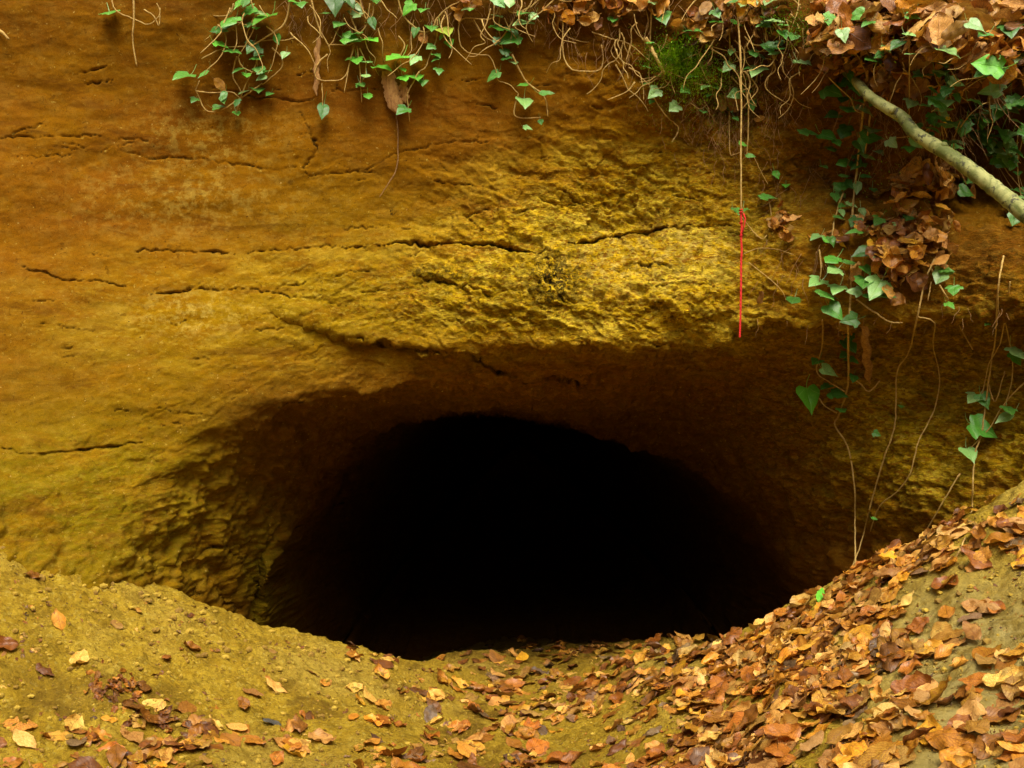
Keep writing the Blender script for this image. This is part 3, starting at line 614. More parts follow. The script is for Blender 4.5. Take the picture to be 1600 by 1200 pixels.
def f_bank(px, py):
    if py < rim(px) - 3 or px < 1060: return 0
    s = (px - 1060) / 540; lowline = 1240 - s * 60; d = py - rim(px)
    core = 1.0 if d < 250 - s * 110 else .42
    if px > 1350 and py > 1020 and px - 1350 > (py - 1020) * -.3 and d > 150: pass
    if px > np.interp(py, [750, 850, 900, 980, 1050, 1120, 1240], [1560, 1490, 1480, 1425, 1395, 1400, 1450]): core = .13
    elif py > 1090: core *= .75
    clump = noise(np.array([px * .012]), np.array([py * .018]), np.array([1.5]))[0]
    return core * min(1, max(.12, .62 + clump * 1.2))
def f_floor(px, py): 
    if px < 540 or px > 1200 or py < 1000 or py > 1110: return 0
    return .9 * math.exp(-((px - 930) / 260) ** 2) * (1 if py < 1085 else .5)
def f_hollow(px, py):
    if px < 560 or px > 1150 or py < 1060: return 0
    c = noise(np.array([px * .014]), np.array([py * .02]), np.array([3.5]))[0]
    return max(.08, .5 + c * .9) * min(1, .3 + (px - 560) / 400) * (.55 + .45 * sstep(1120, 1170, py))
def f_left(px, py):
    if px > 620 or py < 900: return 0
    c = noise(np.array([px * .011]), np.array([py * .02]), np.array([6.5]))[0]
    return (max(0, .45 + c * 1.3) if py > 1120 + 20 * math.sin(px * .02) else .012)
def half(k):
    for i in range(len(LV) - k, len(LV)): pass
field(820, f_bank, 'bank', lift=.004); field(200, f_bank, 'bank', lift=.015)
field(330, f_floor, 'floor'); field(260, f_hollow, 'floor'); field(120, f_left, 'left')
for _ in range(60): ground_leaf(random.gauss(180, 25), random.gauss(1075, 14), 18, random.choice(['dark brown', 'rust red']), 'curled', tilt=.5)   # twiggy clump of crumbled leaves
for _ in range(25): ground_leaf(random.gauss(245, 25), random.gauss(1130, 12), 20, 'dark brown', 'curled', tilt=.5)

def wall_leaf(px, py, size, colr=None, state=None, label=None, off=.02, up=.3, tilt=.5, key=0, region='shelf', where=''):
    p = on_wall(px, py, off); L = size / FPX * p.y
    n = (wall_normal(px, py) + Vector((0, -.3, up))).normalized()
    sh = random.choice([i for i, s in enumerate(LEAFSHAPES) if state is None or s[0] == state])
    add_leaf(p, basis(n, random.uniform(0, 6.28), abs(random.gauss(0, tilt)), random.uniform(0, 6.28)), L, sh, colr or random.choice(PAL['shelf']), where or where_wall(px, py), label, key)
def where_wall(px, py):
    if px > 1270 and py < 130: return "on the shelf above the branch"
    if px > 1270 and py < 260: return "behind the pale branch"
    if px > 1370 and py < 340: return "in the clump under the branch"
    if px > 1170: return "on the ledge below the branch"
    return "hanging at the cliff top"
for a in [(905,12,34,'pale tan','cupped','pale tan leaf at the top edge left of the mossy patch'),(920,32,38,'cream','cupped','pale cream leaf hanging at the top of the cliff among brown ones'),
          (718,22,30,'orange brown','cupped','single orange leaf hanging at the top of the cliff in the bare roots'),(662,60,22,'orange brown','flat','small orange leaf hanging under the bright heart shaped ivy leaf'),
          (345,133,30,'golden','flat','golden yellow leaf hanging in the looped root on the left wall'),(1130,158,34,'cream','curled','cream folded leaf caught on the hanging stem above the red cord'),
          (1150,163,36,'pale tan','cupped','pale tan leaf caught right of the cream folded leaf'),(1186,186,22,'golden','flat','small golden leaf on the wall right of the hanging stem'),
          (1238,342,30,'cream','curled','cream rolled leaf stuck on the wall left of the ivy column'),(1212,352,28,'golden','cupped','golden leaf standing next to the cream rolled leaf'),
          (1120,50,30,'pale tan','cupped','pale pink tan leaf on the mossy lip'),(1085,52,30,'orange brown','cupped','orange leaf next to the pale one on the mossy lip'),
          (1478,186,20,'bright yellow','flat','small bright yellow leaf above the pale branch'),(1100,100,30,'rust red','curled','rust brown leaf hanging below the moss patch'),
          (1030,118,22,'orange brown','curled','small leaf hanging in the roots below the moss'),(1338,425,34,'pale tan','curled','pale rolled leaf between the lower ivy leaves'),
          (1390,385,46,'pale tan','curled','long tan rolled leaf on the ledge below the branch'),(1410,425,52,'cream','cupped','broad pale leaf hanging from the ledge clump'),
          (1450,275,52,'pale tan','cupped','large pale leaf on top of the clump under the branch'),(1470,28,70,'pale tan','cupped','large pale leaf on the top right shelf'),
          (1560,110,60,'orange brown','cupped','large orange brown leaf behind the dark ivy at top right')]:
    wall_leaf(*a[:6], off=.03, tilt=.2, key=40)
def wfield(n, cx, cy, sx, sy, s0, s1, off=(.01, .06), up=.5):
    for _ in range(n): wall_leaf(random.gauss(cx, sx), random.gauss(cy, sy), random.uniform(s0, s1), off=random.uniform(*off), up=random.uniform(.2, 2.2), tilt=.8, state=random.choice(['flat', 'curled', 'cupped', 'cupped']))
for _ in range(190):
    px = random.uniform(1265, 1640); top = random.uniform(-40, 70 + (px - 1265) * .12); wall_leaf(px, top, random.uniform(34, 66), off=random.uniform(.01, .10), up=random.uniform(.4, 2), tilt=.8)
wfield(45, 1330, 95, 30, 18, 24, 44); wfield(40, 1390, 120, 40, 14, 24, 44); wfield(40, 1540, 130, 55, 30, 30, 50); wfield(22, 1470, 70, 60, 20, 28, 50)
wfield(46, 1445, 292, 34, 16, 26, 48, (.01, .09)); wfield(22, 1490, 285, 18, 20, 26, 44); wfield(46, 1415, 370, 30, 22, 26, 46, (.01, .10)); wfield(30, 1408, 420, 20, 20, 26, 44, (.01, .09)); wfield(16, 1465, 380, 18, 20, 24, 40)
wfield(26, 1370, 350, 24, 14, 18, 34); wfield(26, 920, 14, 34, 16, 24, 40, (.01, .05)); wfield(26, 1105, 38, 38, 16, 24, 40, (.01, .05)); wfield(14, 1000, 8, 30, 10, 24, 40)
wfield(12, 1225, 350, 16, 16, 16, 28); wfield(10, 1300, 372, 30, 14, 18, 30); wfield(12, 1200, 10, 40, 14, 24, 40); wfield(8, 740, 3, 20, 8, 22, 34)

def visible(q):
    p = q[1]; px, py = 800 + p.x / p.y * FPX, 600 - (p.z - CAMZ) / p.y * FPX
    return -10 < px < 1610 and -10 < py < 1208
LV.sort(key=lambda q: -(q[0] if visible(q) else -1e6 + q[0]))
SIZEW = lambda s: 'large ' if s > 58 else ('small ' if s < 38 else '')
from collections import Counter
TOP = LV[:298]
pxy = lambda p: (800 + p.x / p.y * FPX, 600 - (p.z - CAMZ) / p.y * FPX)
AUTO = []
for q in TOP:
    s, p, R, L, sh, colr, region, label = q; me = LEAFSHAPES[sh][4]; o = bpy.data.objects.new('beech_leaf', me); COL.objects.link(o)
    o.matrix_world = Matrix.Translation(p) @ (R @ Matrix.Diagonal((L, L, L))).to_4x4()
    o.material_slots[0].link = 'OBJECT'; o.material_slots[0].material = LEAFM[colr]
    if not label:
        me_ = pxy(p); nb = sorted(TOP, key=lambda r: (pxy(r[1])[0] - me_[0]) ** 2 + (pxy(r[1])[1] - me_[1]) ** 2)[1]
        base = f"{SIZEW(s)}{colr} {LEAFSHAPES[sh][0]} leaf beside "; base += "another like it " if nb[5] == colr else f"{'an' if nb[5][0] in 'aeiou' else 'a'} {nb[5]} one "
        label = base + region; AUTO.append((o, f"{SIZEW(s)}{colr} {LEAFSHAPES[sh][0]}", region, me_[0]))
    tag(o, label, 'leaf', 'fallen leaves ' + (region or 'on the bank'))
_c = Counter(a[0]['label'] for a in AUTO); ORD = 'leftmost,second,third,fourth,fifth,sixth,seventh,eighth,ninth'.split(','); NUM = 'one two three four five six seven eight nine'.split()
for o, base, region, x in AUTO:
    if _c[o['label']] > 1:
        sib = sorted(a[3] for a in AUTO if a[1:3] == (base, region)); k = sib.index(x)
        if len(sib) <= 9: o['label'] = (f"leftmost of {NUM[len(sib)-1]}" if k == 0 else f"{ORD[k]} from left of {NUM[len(sib)-1]}") + f" {base} leaves {region}"
def merged_leaves(name, items):
    V = []; F = []; UV = []; MI = []; RN = []; names = list(LEAFM); b = 0
    for s, p, R, L, sh, colr, *_ in items:
        _, v, f, uv, _m = LEAFSHAPES[sh]; M = np.array(R) * L; V.append(v @ M.T + np.array(p)); F += [tuple(i + b for i in q) for q in f]; UV += uv
        b += len(v); MI += [names.index(colr)] * len(f); RN += [random.random()] * len(v)
    me = to_mesh(name, np.concatenate(V), F, UV, [LEAFM[n] for n in names], MI); at = me.attributes.new('rnd', 'FLOAT', 'POINT'); at.data.foreach_set('value', RN); o = bpy.data.objects.new(name, me); COL.objects.link(o); return o
# small torn bits of leaf go into the same litter
for _ in range(3200):
    px, py = random.uniform(-20, 1620), random.uniform(840, 1215)
    c = noise(np.array([px * .013]), np.array([py * .02]), np.array([9.5]))[0]
    if py < rim(px) or random.random() > .25 + .9 * c + (.4 if px > 1050 or py > 1100 else .08): continue
    ground_leaf(px, py, random.uniform(4, 14), random.choice(['dark brown', 'rust red', 'pale tan', 'dark brown', 'grey brown']), tilt=.3)
LV2 = [q for q in LV[298:]]
tag(merged_leaves('leaf_litter', LV2), 'brown leaf litter lying in drifts round the cave mouth', 'leaf litter', kind='stuff')

# ------------------------------------------------------------------ tubes
def smooth_pl(pts, n=6, jit=0.0):
    P_ = [Vector(p) for p in pts]; out = []
    for i in range(len(P_) - 1):
        a, b, c, d = P_[max(i-1, 0)], P_[i], P_[i+1], P_[min(i+2, len(P_)-1)]
        for k in range(n):
            t = k / n; q = .5 * ((2*b) + (c-a)*t + (2*a-5*b+4*c-d)*t*t + (-a+3*b-3*c+d)*t**3)
            if jit and (i or k): q = q + Vector((random.uniform(-jit, jit), random.uniform(-jit, jit), random.uniform(-jit, jit)))
            out.append(q)
    out.append(P_[-1]); return out
def tube(pts, r0, r1, sides=7, knob=0.0, V=None, F=None):
    V = [] if V is None else V; F = [] if F is None else F; b = len(V); n = len(pts)
    up = Vector((.3, -1, .2))
    for i, p in enumerate(pts):
        t = (pts[min(i+1, n-1)] - pts[max(i-1, 0)])
        if t.length < 1e-7: t = Vector((0, 0, -1))
        t.normalize(); a = t.cross(up)
        if a.length < .05: a = t.cross(Vector((1, 0, 0)))
        a.normalize(); c = t.cross(a); r = (r0 + (r1 - r0) * i / (n - 1)) * (1 + random.uniform(-knob, knob))
        for k in range(sides):
            an = 2 * math.pi * k / sides; V.append(p + (a * math.cos(an) + c * math.sin(an)) * r)
    for i in range(n - 1):
        for k in range(sides): F.append((b+i*sides+k, b+i*sides+(k+1) % sides, b+(i+1)*sides+(k+1) % sides, b+(i+1)*sides+k))
    F.append(tuple(b + k for k in reversed(range(sides)))); F.append(tuple(b + (n-1)*sides + k for k in range(sides)))
    return V, F
def strand(pl, off=.03, r=(2.2, 1.5), V=None, F=None, jit=.0012, dfix=None):
    """px polyline laid in front of the cliff; r in px (diameter)"""
    ds = [wall_d(*p) for p in pl]; ds = [dfix + off if dfix else min(d, 4.25) for d in ds]; run = ds[0]
    pts = []
    for (a, b), d in zip(pl, ds):
        q = P(a, b, d - off); 
        if b > 700:                                                   # reaches the ground at the end
            g = ground_hit(a, b)
            if g is not None and g.y < d - off: q = P(a, b, g.y)
        pts.append(Vector(q))
    sp = smooth_pl(pts, 6, jit); k = pts[0].y / FPX / 2
    return tube(sp, r[0] * k, r[1] * k, 6, .15, V, F), sp
def child(name, me, parent, mat=None):
    o = bpy.data.objects.new(name, me); COL.objects.link(o); o.parent = parent; o.matrix_parent_inverse = Matrix.Identity(4); return o
def empty(name, loc):
    o = bpy.data.objects.new(name, None); COL.objects.link(o); o.location = loc; o.empty_display_size = .05; return o
def vine(label, stems, leaves, name='ivy_vine', cat='ivy vine', group='ivy vines hanging on the cliff', mat=STEM, off=.03, r=(3.2, 2.0), dfix=None, extra=0):
    if name == 'ivy_vine' and len(leaves) > 1:
        sizes = (13, 24); leaves = list(leaves)
        for _ in range(3 + 2 * len(stems)):
            a = random.choice(random.choice(stems)[:6])
            if a[1] < 380: leaves.append((a[0] + random.gauss(0, 9), max(2, a[1] + random.gauss(0, 12)), random.uniform(*sizes)))
    if extra: leaves = list(leaves) + [(random.gauss(q[0], 12), max(3, random.gauss(q[1], 12)), random.uniform(16, 30), random.choice([PG, PG, G, G, D_])) for q in (random.choice(random.choice(stems)) for _ in range(extra))]
    root_p = on_wall(*stems[0][0], off) if wall_d(*stems[0][0]) < 5 else Vector(P(*stems[0][0], 4))
    t = empty(name, root_p); tag(t, label, cat, group)
    for i, s in enumerate(stems):
        rr = r if i == 0 else (r[0] * .75, r[1] * .75)
        (V, F), sp = strand(s, off + random.uniform(0, .012), rr, dfix=dfix if i == 0 else None)
        V = [v - root_p for v in V]; child('stem' if i == 0 else 'side_stem', to_mesh('stem', V, F, mats=[mat]), t)
    for lf in leaves:
        px, py, sz = lf[:3]; colr = lf[3] if len(lf) > 3 else random.choice(['mid green'] * 3 + ['pale green'] * 2 + ['dark green', 'bright green'])
        d = min(wall_d(px, py), 4.25); p = Vector(P(px, py, d - off - random.uniform(.005, .04)))
        o = child('leaf', random.choice(IVYSH) if len(lf) < 5 else IVYSH[lf[4]], t); L = sz / FPX * p.y * 1.03
        n = Vector((random.uniform(-.35, .35), -.8, random.uniform(.2, 1.9))).normalized()
        ang = -math.pi / 2 + random.gauss(0, .9) if len(lf) < 6 else lf[5]
        R = basis(n, ang); ctr = R @ Vector((.42 * L, 0, 0))
        o.matrix_local = Matrix.Translation(p - ctr - root_p) @ (R @ Matrix.Diagonal((L, L, L))).to_4x4()
        o.material_slots[0].link = 'OBJECT'; o.material_slots[0].material = IVYM[colr]
    return t
G, D_, B_, Y_ = 'mid green', 'dark green', 'bright green', 'yellow green'; PG = 'pale green'
vine('thin straight root with one ivy leaf near the top left corner', [[(208,-20),(209,30),(207,60),(214,104)],[(172,-15),(180,15),(205,28),(230,38),(242,32),(250,20),(245,5)],[(225,15),(240,25),(248,40),(250,12)]], [(170,20,30,G)])
vine('tangled ivy with looping roots and a dozen leaves, left part of the wall top', [[(455,-15),(445,35),(415,58),(390,72),(350,75),(315,92)],[(398,25),(385,60),(400,80),(400,100),(385,130),(372,165),(368,186)],[(370,88),(364,118),(375,140),(378,155)],
   [(410,130),(378,152),(345,172),(322,172),(310,150),(306,140),(312,126)],[(306,142),(330,145),(362,144),(376,155)],[(372,90),(380,105),(400,112),(402,80)],[(425,75),(440,90),(438,108),(410,132)],[(392,0),(398,40),(372,90)]],
   [(375,3,30,B_),(392,16,26,G),(410,28,40,B_,0),(358,33,34,G),(350,44,36,D_),(345,68,22,B_),(365,80,28,G),(285,118,34,G,0),(318,115,22,G,4),(403,140,26,G,1),(385,117,16,B_),(433,60,24,D_,4),(385,38,20,D_),(370,160,14,D_)])
vine('bare tan root bending into a hook, right of the tangled ivy', [[(484,-10),(497,40),(510,65),(515,74)],[(515,70),(530,70),(545,70),(552,68)],[(512,85),(500,95),(492,112),(497,124),(520,126),(540,118),(552,72)]], [(470,5,22,G)], name='hanging_root', cat='root')
vine('ivy with three straight bare root ends hanging down like fingers', [[(555,-15),(548,20),(556,45),(560,62)],[(580,-15),(583,20),(565,50),(555,65)],[(560,-10),(572,30),(578,5)],[(553,72),(545,105),(538,145)],[(558,72),(562,110),(565,160)],[(562,75),(572,100),(568,125)]],
   [(510,20,24,G,4),(528,38,24,G),(548,60,28,B_,0),(577,62,34,B_,5),(580,36,16,D_),(523,6,36,D_,1),(598,105,32,B_,0),(617,90,36,B_,5),(630,108,20,B_),(650,120,32,B_,1)])
vine('single dark narrow leaf hanging alone on a thin stem', [[(503,130),(504,150),(504,165)]], [(505,172,32,D_,4,-math.pi/2)], r=(1.5, 1.2))
vine('ivy with a large yellow green heart shaped leaf at the wall top', [[(620,-15),(628,20),(645,40),(660,50),(675,45),(683,28),(700,12),(720,2)],[(683,30),(682,60),(670,90),(665,105),(655,112)],[(655,112),(645,130),(637,150),(640,190)]],
   [(638,13,24,B_),(695,48,38,Y_,1,-1.2),(690,57,16,G),(683,86,16,G),(686,110,16,G)])
vine('long ivy stems with pale heart shaped leaf at the lower end, top middle', [[(800,85),(812,110),(825,130),(850,150),(856,182)],[(790,-10),(780,35),(785,75),(792,92)],[(785,-10),(770,28),(722,30),(718,65),(728,80),(745,85),(765,88),(775,110),(778,125),(795,132),(810,146)],[(740,30),(755,55),(770,65),(785,75)],[(810,146),(803,178),(820,185),(845,183)],[(850,-10),(830,10),(800,20),(790,5)]],
   [(793,45,28,D_),(797,60,32,G,0),(815,35,32,PG,1),(815,20,24,G),(788,80,16,D_),(820,160,30,PG,1,-1.5),(853,145,24,G,4),(818,132,22,B_,4),(845,190,16,D_,4),(735,15,14,G)])
vine('thin u shaped root loop hanging left of the moss patch', [[(880,10),(880,80),(890,105),(905,111),(935,110),(942,95),(940,70)],[(925,50),(955,60),(985,70),(1030,105),(1100,135)],[(965,60),(955,80),(968,100)],[(985,70),(978,95)]], [(960,30,20,G)], name='hanging_root', cat='root', r=(2.4, 1.8))
vine('long thin stem with small leaves curving down from the moss', [[(1020,-20),(1016,60),(1014,120),(1020,150),(1040,180),(1060,200),(1050,222)]], [(1037,28,30,G,1),(1020,3,26,PG),(958,30,18,B_),(1010,130,16,G,4)], r=(2.6, 1.8))
vine('ivy stems with small leaves forming a tall narrow loop left of the red cord stem', [[(1135,-10),(1140,60),(1140,160),(1140,235),(1147,241),(1157,238)],[(1085,75),(1105,125),(1125,150),(1140,170)],[(1080,60),(1140,80),(1200,80)],[(1075,130),(1110,135),(1110,155),(1095,170),(1078,160)]], [(1085,47,28,G),(1118,33,26,B_,4),(1120,20,20,G),(1143,80,22,PG),(1077,82,20,PG,4),(1150,35,22,B_,4)], r=(2.2, 1.8))
DC = min(wall_d(1158, q) for q in range(0, 531, 15)) - .03
cordvine = vine('long straight hanging stem that carries the red cord at its end', [[(1150,-10),(1155,60),(1158,130),(1158,230),(1158,332)],[(1170,130),(1168,230),(1160,250)]], [(1182,110,32,PG,0),(1172,104,20,G),(1165,142,22,D_),(1175,162,26,G,4),(1172,243,16,B_),(1150,185,16,D_)], r=(3.2, 2.6), off=.05, dfix=DC)
vine('ivy leaves on thin stems between moss patch and the shelf', [[(1190,-10),(1195,40),(1205,80),(1215,95)],[(1200,20),(1230,60),(1258,97)],[(1205,70),(1180,85),(1140,100)],[(1250,-10),(1245,20),(1235,50)]], [(1190,5,22,PG),(1200,28,28,G),(1192,38,22,G),(1212,32,24,PG),(1220,12,20,G),(1226,38,18,G),(1200,72,24,G),(1212,82,22,PG),(1205,68,18,D_),(1257,97,28,PG,1),(1281,70,22,PG)], r=(2, 1.4))
vine('thin root creeping over the wall right of the red cord with one leaf', [[(1160,340),(1180,365),(1195,372),(1205,340),(1200,308)],[(1162,397),(1185,388),(1215,390),(1240,398)],[(1178,245),(1190,270),(1200,288)],[(1170,410),(1195,430),(1220,452),(1228,470)]], [(1200,308,26,G),(1213,272,20,B_,4),(1228,290,14,B_)], name='hanging_root', cat='root', r=(1.8, 1.3), off=.015)
vine('tall dense column of ivy on one stem below the shelf, reaching the bank', [[(1352,150),(1348,180),(1342,240),(1335,300),(1332,340),(1328,480),(1325,520),(1325,600),(1310,650),(1305,665),(1325,700),(1335,760),(1336,830),(1337,902)],
   [(1285,500),(1285,540),(1276,580),(1298,598),(1320,612)],[(1325,585),(1345,600),(1358,612),(1375,595)],[(1338,468),(1370,490),(1390,503),(1410,504)],[(1318,300),(1305,340),(1300,370)],[(1360,180),(1352,240)],[(1280,390),(1283,420),(1280,440)],[(1308,645),(1290,635),(1280,622)]],
   [(1345,140,34,G,0),(1340,118,38,G,5),(1332,130,28,D_),(1300,142,32,G),(1318,155,24,D_),(1350,172,34,PG,1),(1300,180,26,D_),(1325,170,28,G),(1265,208,34,G,0),(1295,213,30,G),(1308,222,24,G),(1362,203,32,PG),(1356,216,28,G),(1320,205,26,D_),(1372,215,20,G),(1355,244,26,PG,4),(1340,257,24,G),(1318,254,22,G),(1288,260,20,G,4),(1332,258,18,D_),(1315,290,24,G),(1340,292,24,PG,4),(1365,296,22,G,4),(1305,307,24,G,4),(1326,288,20,D_),(1330,320,18,PG),(1335,346,22,D_),(1335,362,24,G,0),(1372,345,22,G),(1300,377,18,G),(1275,370,22,PG),
    (1300,405,28,G),(1345,395,28,D_),(1330,410,24,G),(1375,400,30,PG,1),(1302,422,28,PG),(1355,422,22,G),(1276,440,32,PG,0),(1350,440,34,G,5),(1295,462,38,G,0),(1308,450,30,PG),(1305,487,34,G,1),(1370,450,40,PG,0),(1385,460,28,G),(1240,468,26,D_),(1335,455,22,PG),(1358,462,22,G),(1328,500,26,D_),(1327,540,28,G,5),(1332,563,22,G),(1275,565,22,G),(1296,580,28,PG,1),(1265,624,42,B_,1,-1.4),(1310,616,28,D_),(1290,604,20,D_),(1420,340,26,D_,1),(1402,350,18,PG),(1312,132,24,G),(1362,160,22,G),(1385,172,20,D_),(1345,228,24,G),(1300,232,20,G),(1375,238,18,PG),(1322,275,20,G),(1352,275,18,D_),(1312,340,20,G),(1348,330,20,PG),(1328,525,18,G),(1318,555,16,G),(1334,590,18,D_),(1316,640,18,G)], r=(4.0, 2.8), off=.05)
vine('long bare wavy stem from the ledge clump down to the bank crest', [[(1460,405),(1445,440),(1432,500),(1420,550),(1402,580),(1400,630),(1397,670),(1380,720),(1360,790),(1345,850),(1324,905)]], [(1408,635,10,G),(1370,678,12,G)], name='hanging_root', cat='root', r=(3.0, 2.6), off=.05)
vine('second bare wavy stem bowing to the right of the long one', [[(1435,495),(1460,505),(1458,540),(1468,590),(1460,640),(1435,690),(1422,740),(1400,770),(1375,790),(1360,830)]], [(1366,810,10,B_)], name='hanging_root', cat='root', r=(2.4, 2.0), off=.05)
vine('short ivy stem with small leaves ending in a bare white tip, below the ledge', [[(1455,420),(1465,440),(1480,465),(1500,510),(1520,546)],[(1455,440),(1450,470)]], [(1470,430,30,PG),(1480,422,22,G),(1490,453,24,G),(1485,476,16,B_)], r=(2.8, 2.0), off=.05)
vine('pair of long thin stems with five leaves near the right edge', [[(1568,400),(1560,450),(1555,530),(1550,560),(1540,630),(1533,680),(1523,710),(1520,760),(1518,800),(1508,840),(1493,872)],[(1578,440),(1565,530),(1545,570),(1535,620)],[(1610,590),(1570,630),(1545,670),(1515,702)],[(1500,740),(1470,790),(1440,842)],[(1570,500),(1582,560),(1580,600),(1568,640)],[(1545,600),(1555,628),(1570,580)]],
   [(1522,622,30,PG,0),(1538,626,26,G),(1570,652,32,PG,4),(1577,641,26,G),(1536,670,44,G,0),(1516,710,30,PG,1,-1.5),(1590,550,32,PG),(1588,560,24,B_),(1543,506,16,G,4)], r=(3.0, 2.4), off=.06)
vine('ivy spreading over the leaf shelf at the top right corner', [[(1418,40),(1421,100),(1420,185)],[(1470,180),(1472,205),(1476,225)],[(1480,100),(1500,130),(1535,165)],[(1540,220),(1560,260),(1585,300)],[(1590,210),(1590,260),(1600,300)],[(1460,185),(1440,210),(1400,215)]],
   [(1485,80,38,PG,1),(1470,114,30,G),(1478,100,22,D_),(1525,40,28,PG),(1538,52,26,G),(1578,45,40,D_,0),(1545,102,44,B_,5),(1535,115,26,G),(1560,112,30,G),(1556,135,28,PG),(1548,142,32,PG,0),(1590,88,26,PG),(1400,70,26,D_),(1440,118,30,G,5),(1375,85,24,D_),(1385,75,22,PG),(1362,92,28,G),(1300,28,24,B_),(1338,24,26,B_),(1318,55,24,PG),(1355,35,22,G)], off=.09, r=(2, 1.6), extra=22)
vine('ivy hanging in front of the dark hollow right of the branch', [[(1600,150),(1575,170),(1545,160),(1520,175),(1500,200)],[(1530,175),(1545,210),(1570,235),(1595,255)],[(1460,155),(1470,180),(1480,215)],[(1500,190),(1490,230),(1510,290)],[(1598,215),(1590,260),(1596,310)],[(1545,222),(1575,270),(1600,300)]],
   [(1460,153,28,G),(1480,160,26,PG),(1458,140,20,D_),(1535,170,24,PG),(1575,172,36,PG,5),(1595,160,30,G),(1560,175,26,G),(1530,190,30,G),(1478,196,30,PG),(1520,211,36,PG,1),(1570,210,34,G,0),(1545,188,22,G),(1560,237,24,PG),(1575,250,30,PG,0),(1590,236,24,G),(1510,300,26,D_,1),(1505,248,18,D_),(1597,328,24,PG),(1600,205,26,G),(1445,165,20,G),(1590,190,22,PG)], off=.13, r=(2.2, 1.6), extra=22)

# bark strips (dry root peel) hanging on the wall
def peel(label, x0, y0, x1, y1, w0, seed):
    r = random.Random(seed); V = []; F = []; n = 22; p0 = on_wall(x0, y0, .03); k = p0.y / FPX
    for i in range(n + 1):
        t = i / n; c = p0.lerp(on_wall(x1, y1, .03), t); ww = w0 * k / 2 * (.75 + .3 * math.sin(math.pi * t)) * (1 + r.uniform(-.16, .16)) * (1 if t < .85 else (1 - t) / .15 + .1)
        for j in range(5):
            v = j / 2 - 1; s = v * ww; dd = .007 * (v * v) + r.uniform(-.0006, .0006)
            V.append(c + Vector((s + .004 * math.sin(i * .9), -.012 + dd, 0)) - p0)
    F = [(i*5+j, i*5+j+1, (i+1)*5+j+1, (i+1)*5+j) for i in range(n) for j in range(4)]
    b = len(V); V += [v + Vector((0, .004, 0)) for v in V[:b]]; F += [tuple(q + b for q in reversed(f)) for f in F]
    o = bpy.data.objects.new('bark_strip', to_mesh('bark_strip', V, F, mats=[PEEL])); COL.objects.link(o); o.location = p0; tag(o, label, 'bark strip', 'bark strips on the cliff'); return o
peel('wide ragged tan bark strip hanging under the bright green ivy leaves', 605, 112, 620, 178, 24, 1)
peel('narrow short bark strip just right of the wide one', 630, 128, 633, 162, 14, 2)
peel('pale ragged root strip hanging beside the red cord end', 1188, 455, 1190, 517, 9, 4)
peel('brown flat bark strip high on the wall over the bare hooked root', 497, 60, 494, 150, 9, 5)
peel('thick brown root strip hanging under the brow right of the ivy column', 1350, 510, 1358, 600, 13, 6)
vine('fine root hanging far down the wall from the bark strip', [[(618,172),(621,200),(622,225),(620,262),(608,285),(600,297),(593,308)]], [], name='hanging_root', cat='root', group='roots hanging on the cliff', mat=ROOTM, r=(2.6, 1.5), off=.012)
vine('short pale stub of root at the upper left edge', [[(-10,40),(4,52),(14,61)]], [], name='hanging_root', cat='root', r=(6, 4), off=.015)
# pale broken stick
(V, F), sp = strand([(1008,60),(1016,72),(1026,92),(1038,114)], .06, (8, 4.5)); p0 = sp[0]
stick = bpy.data.objects.new('stick', to_mesh('stick', [v - p0 for v in V], F, mats=[STEM])); COL.objects.link(stick); stick.location = p0
tag(stick, 'short pale broken stick poking down in front of the moss', 'stick')

# fallen branch
bp = [Vector(P(1318,108,3.85)), Vector(P(1340,130,3.7)), Vector(P(1358,150,3.6)), Vector(P(1385,168,3.5)), Vector(P(1410,184,3.46)), Vector(P(1430,208,3.42)), Vector(P(1480,240,3.32)), Vector(P(1520,268,3.24)), Vector(P(1565,303,3.15)), Vector(P(1615,344,3.05)), Vector(P(1700,410,2.92))]
root = empty('fallen_branch', bp[0]); tag(root, 'pale green mossy branch slanting across the upper right in front of the cliff', 'branch')
sp = smooth_pl(bp, 10); V, F = tube(sp, .016, .0275, 18, .07); child('branch_wood', to_mesh('branch_wood', [v - bp[0] for v in V], F, mats=[BRANCH]), root)
for (i, dr) in ((58, Vector((.2, -.7, .5))), (33, Vector((-.1, -.9, -.2)))):
    a = sp[i]; V, F = tube([a, a + dr * .026, a + dr * .031], .015, .008, 9, .08); child('knot', to_mesh('knot', [v - bp[0] for v in V], F, mats=[BRANCH]), root)

# red cord
cp = Vector(P(1158, 330, DC)); cpts = [cp]
ends = [(1158,340),(1159,356),(1158,372),(1159,390),(1158,412),(1158,440),(1157.5,470),(1157,495),(1156.5,512),(1156,527)]
for a in ends: cpts.append(Vector(P(*a, cp.y - .0)))
root = empty('red_cord', cp); tag(root, 'red cord tied to a hanging stem in front of the cliff', 'cord')
sp = smooth_pl(cpts, 16); V = []; F = []
for ph in (0, 2.1, 4.2):
    q = [p + Vector((math.cos(i * .55 + ph), math.sin(i * .55 + ph), 0)) * .0022 - cp for i, p in enumerate(sp)]; tube(q, .0025, .0022, 6, .05, V, F)
child('cord_strand', to_mesh('cord_strand', V, F, mats=[CORD]), root)
V = []; F = []
for z0, rr in ((0, .0065), (-.010, .0075), (-.05, .0055), (-.10, .005)):
    q = [Vector((math.cos(a) * rr, math.sin(a) * rr, z0 + a * .0011)) for a in np.linspace(0, 7.2, 22)]; tube(q, .0026, .0024, 6, .05, V, F)
tube([Vector((.008, -.006, -.01)), Vector((.014, -.012, -.03)), Vector((.010, -.010, -.06)), Vector((.002, -.006, -.09))], .003, .002, 6, .1, V, F)
child('knot', to_mesh('knot', V, F, mats=[CORD]), root)

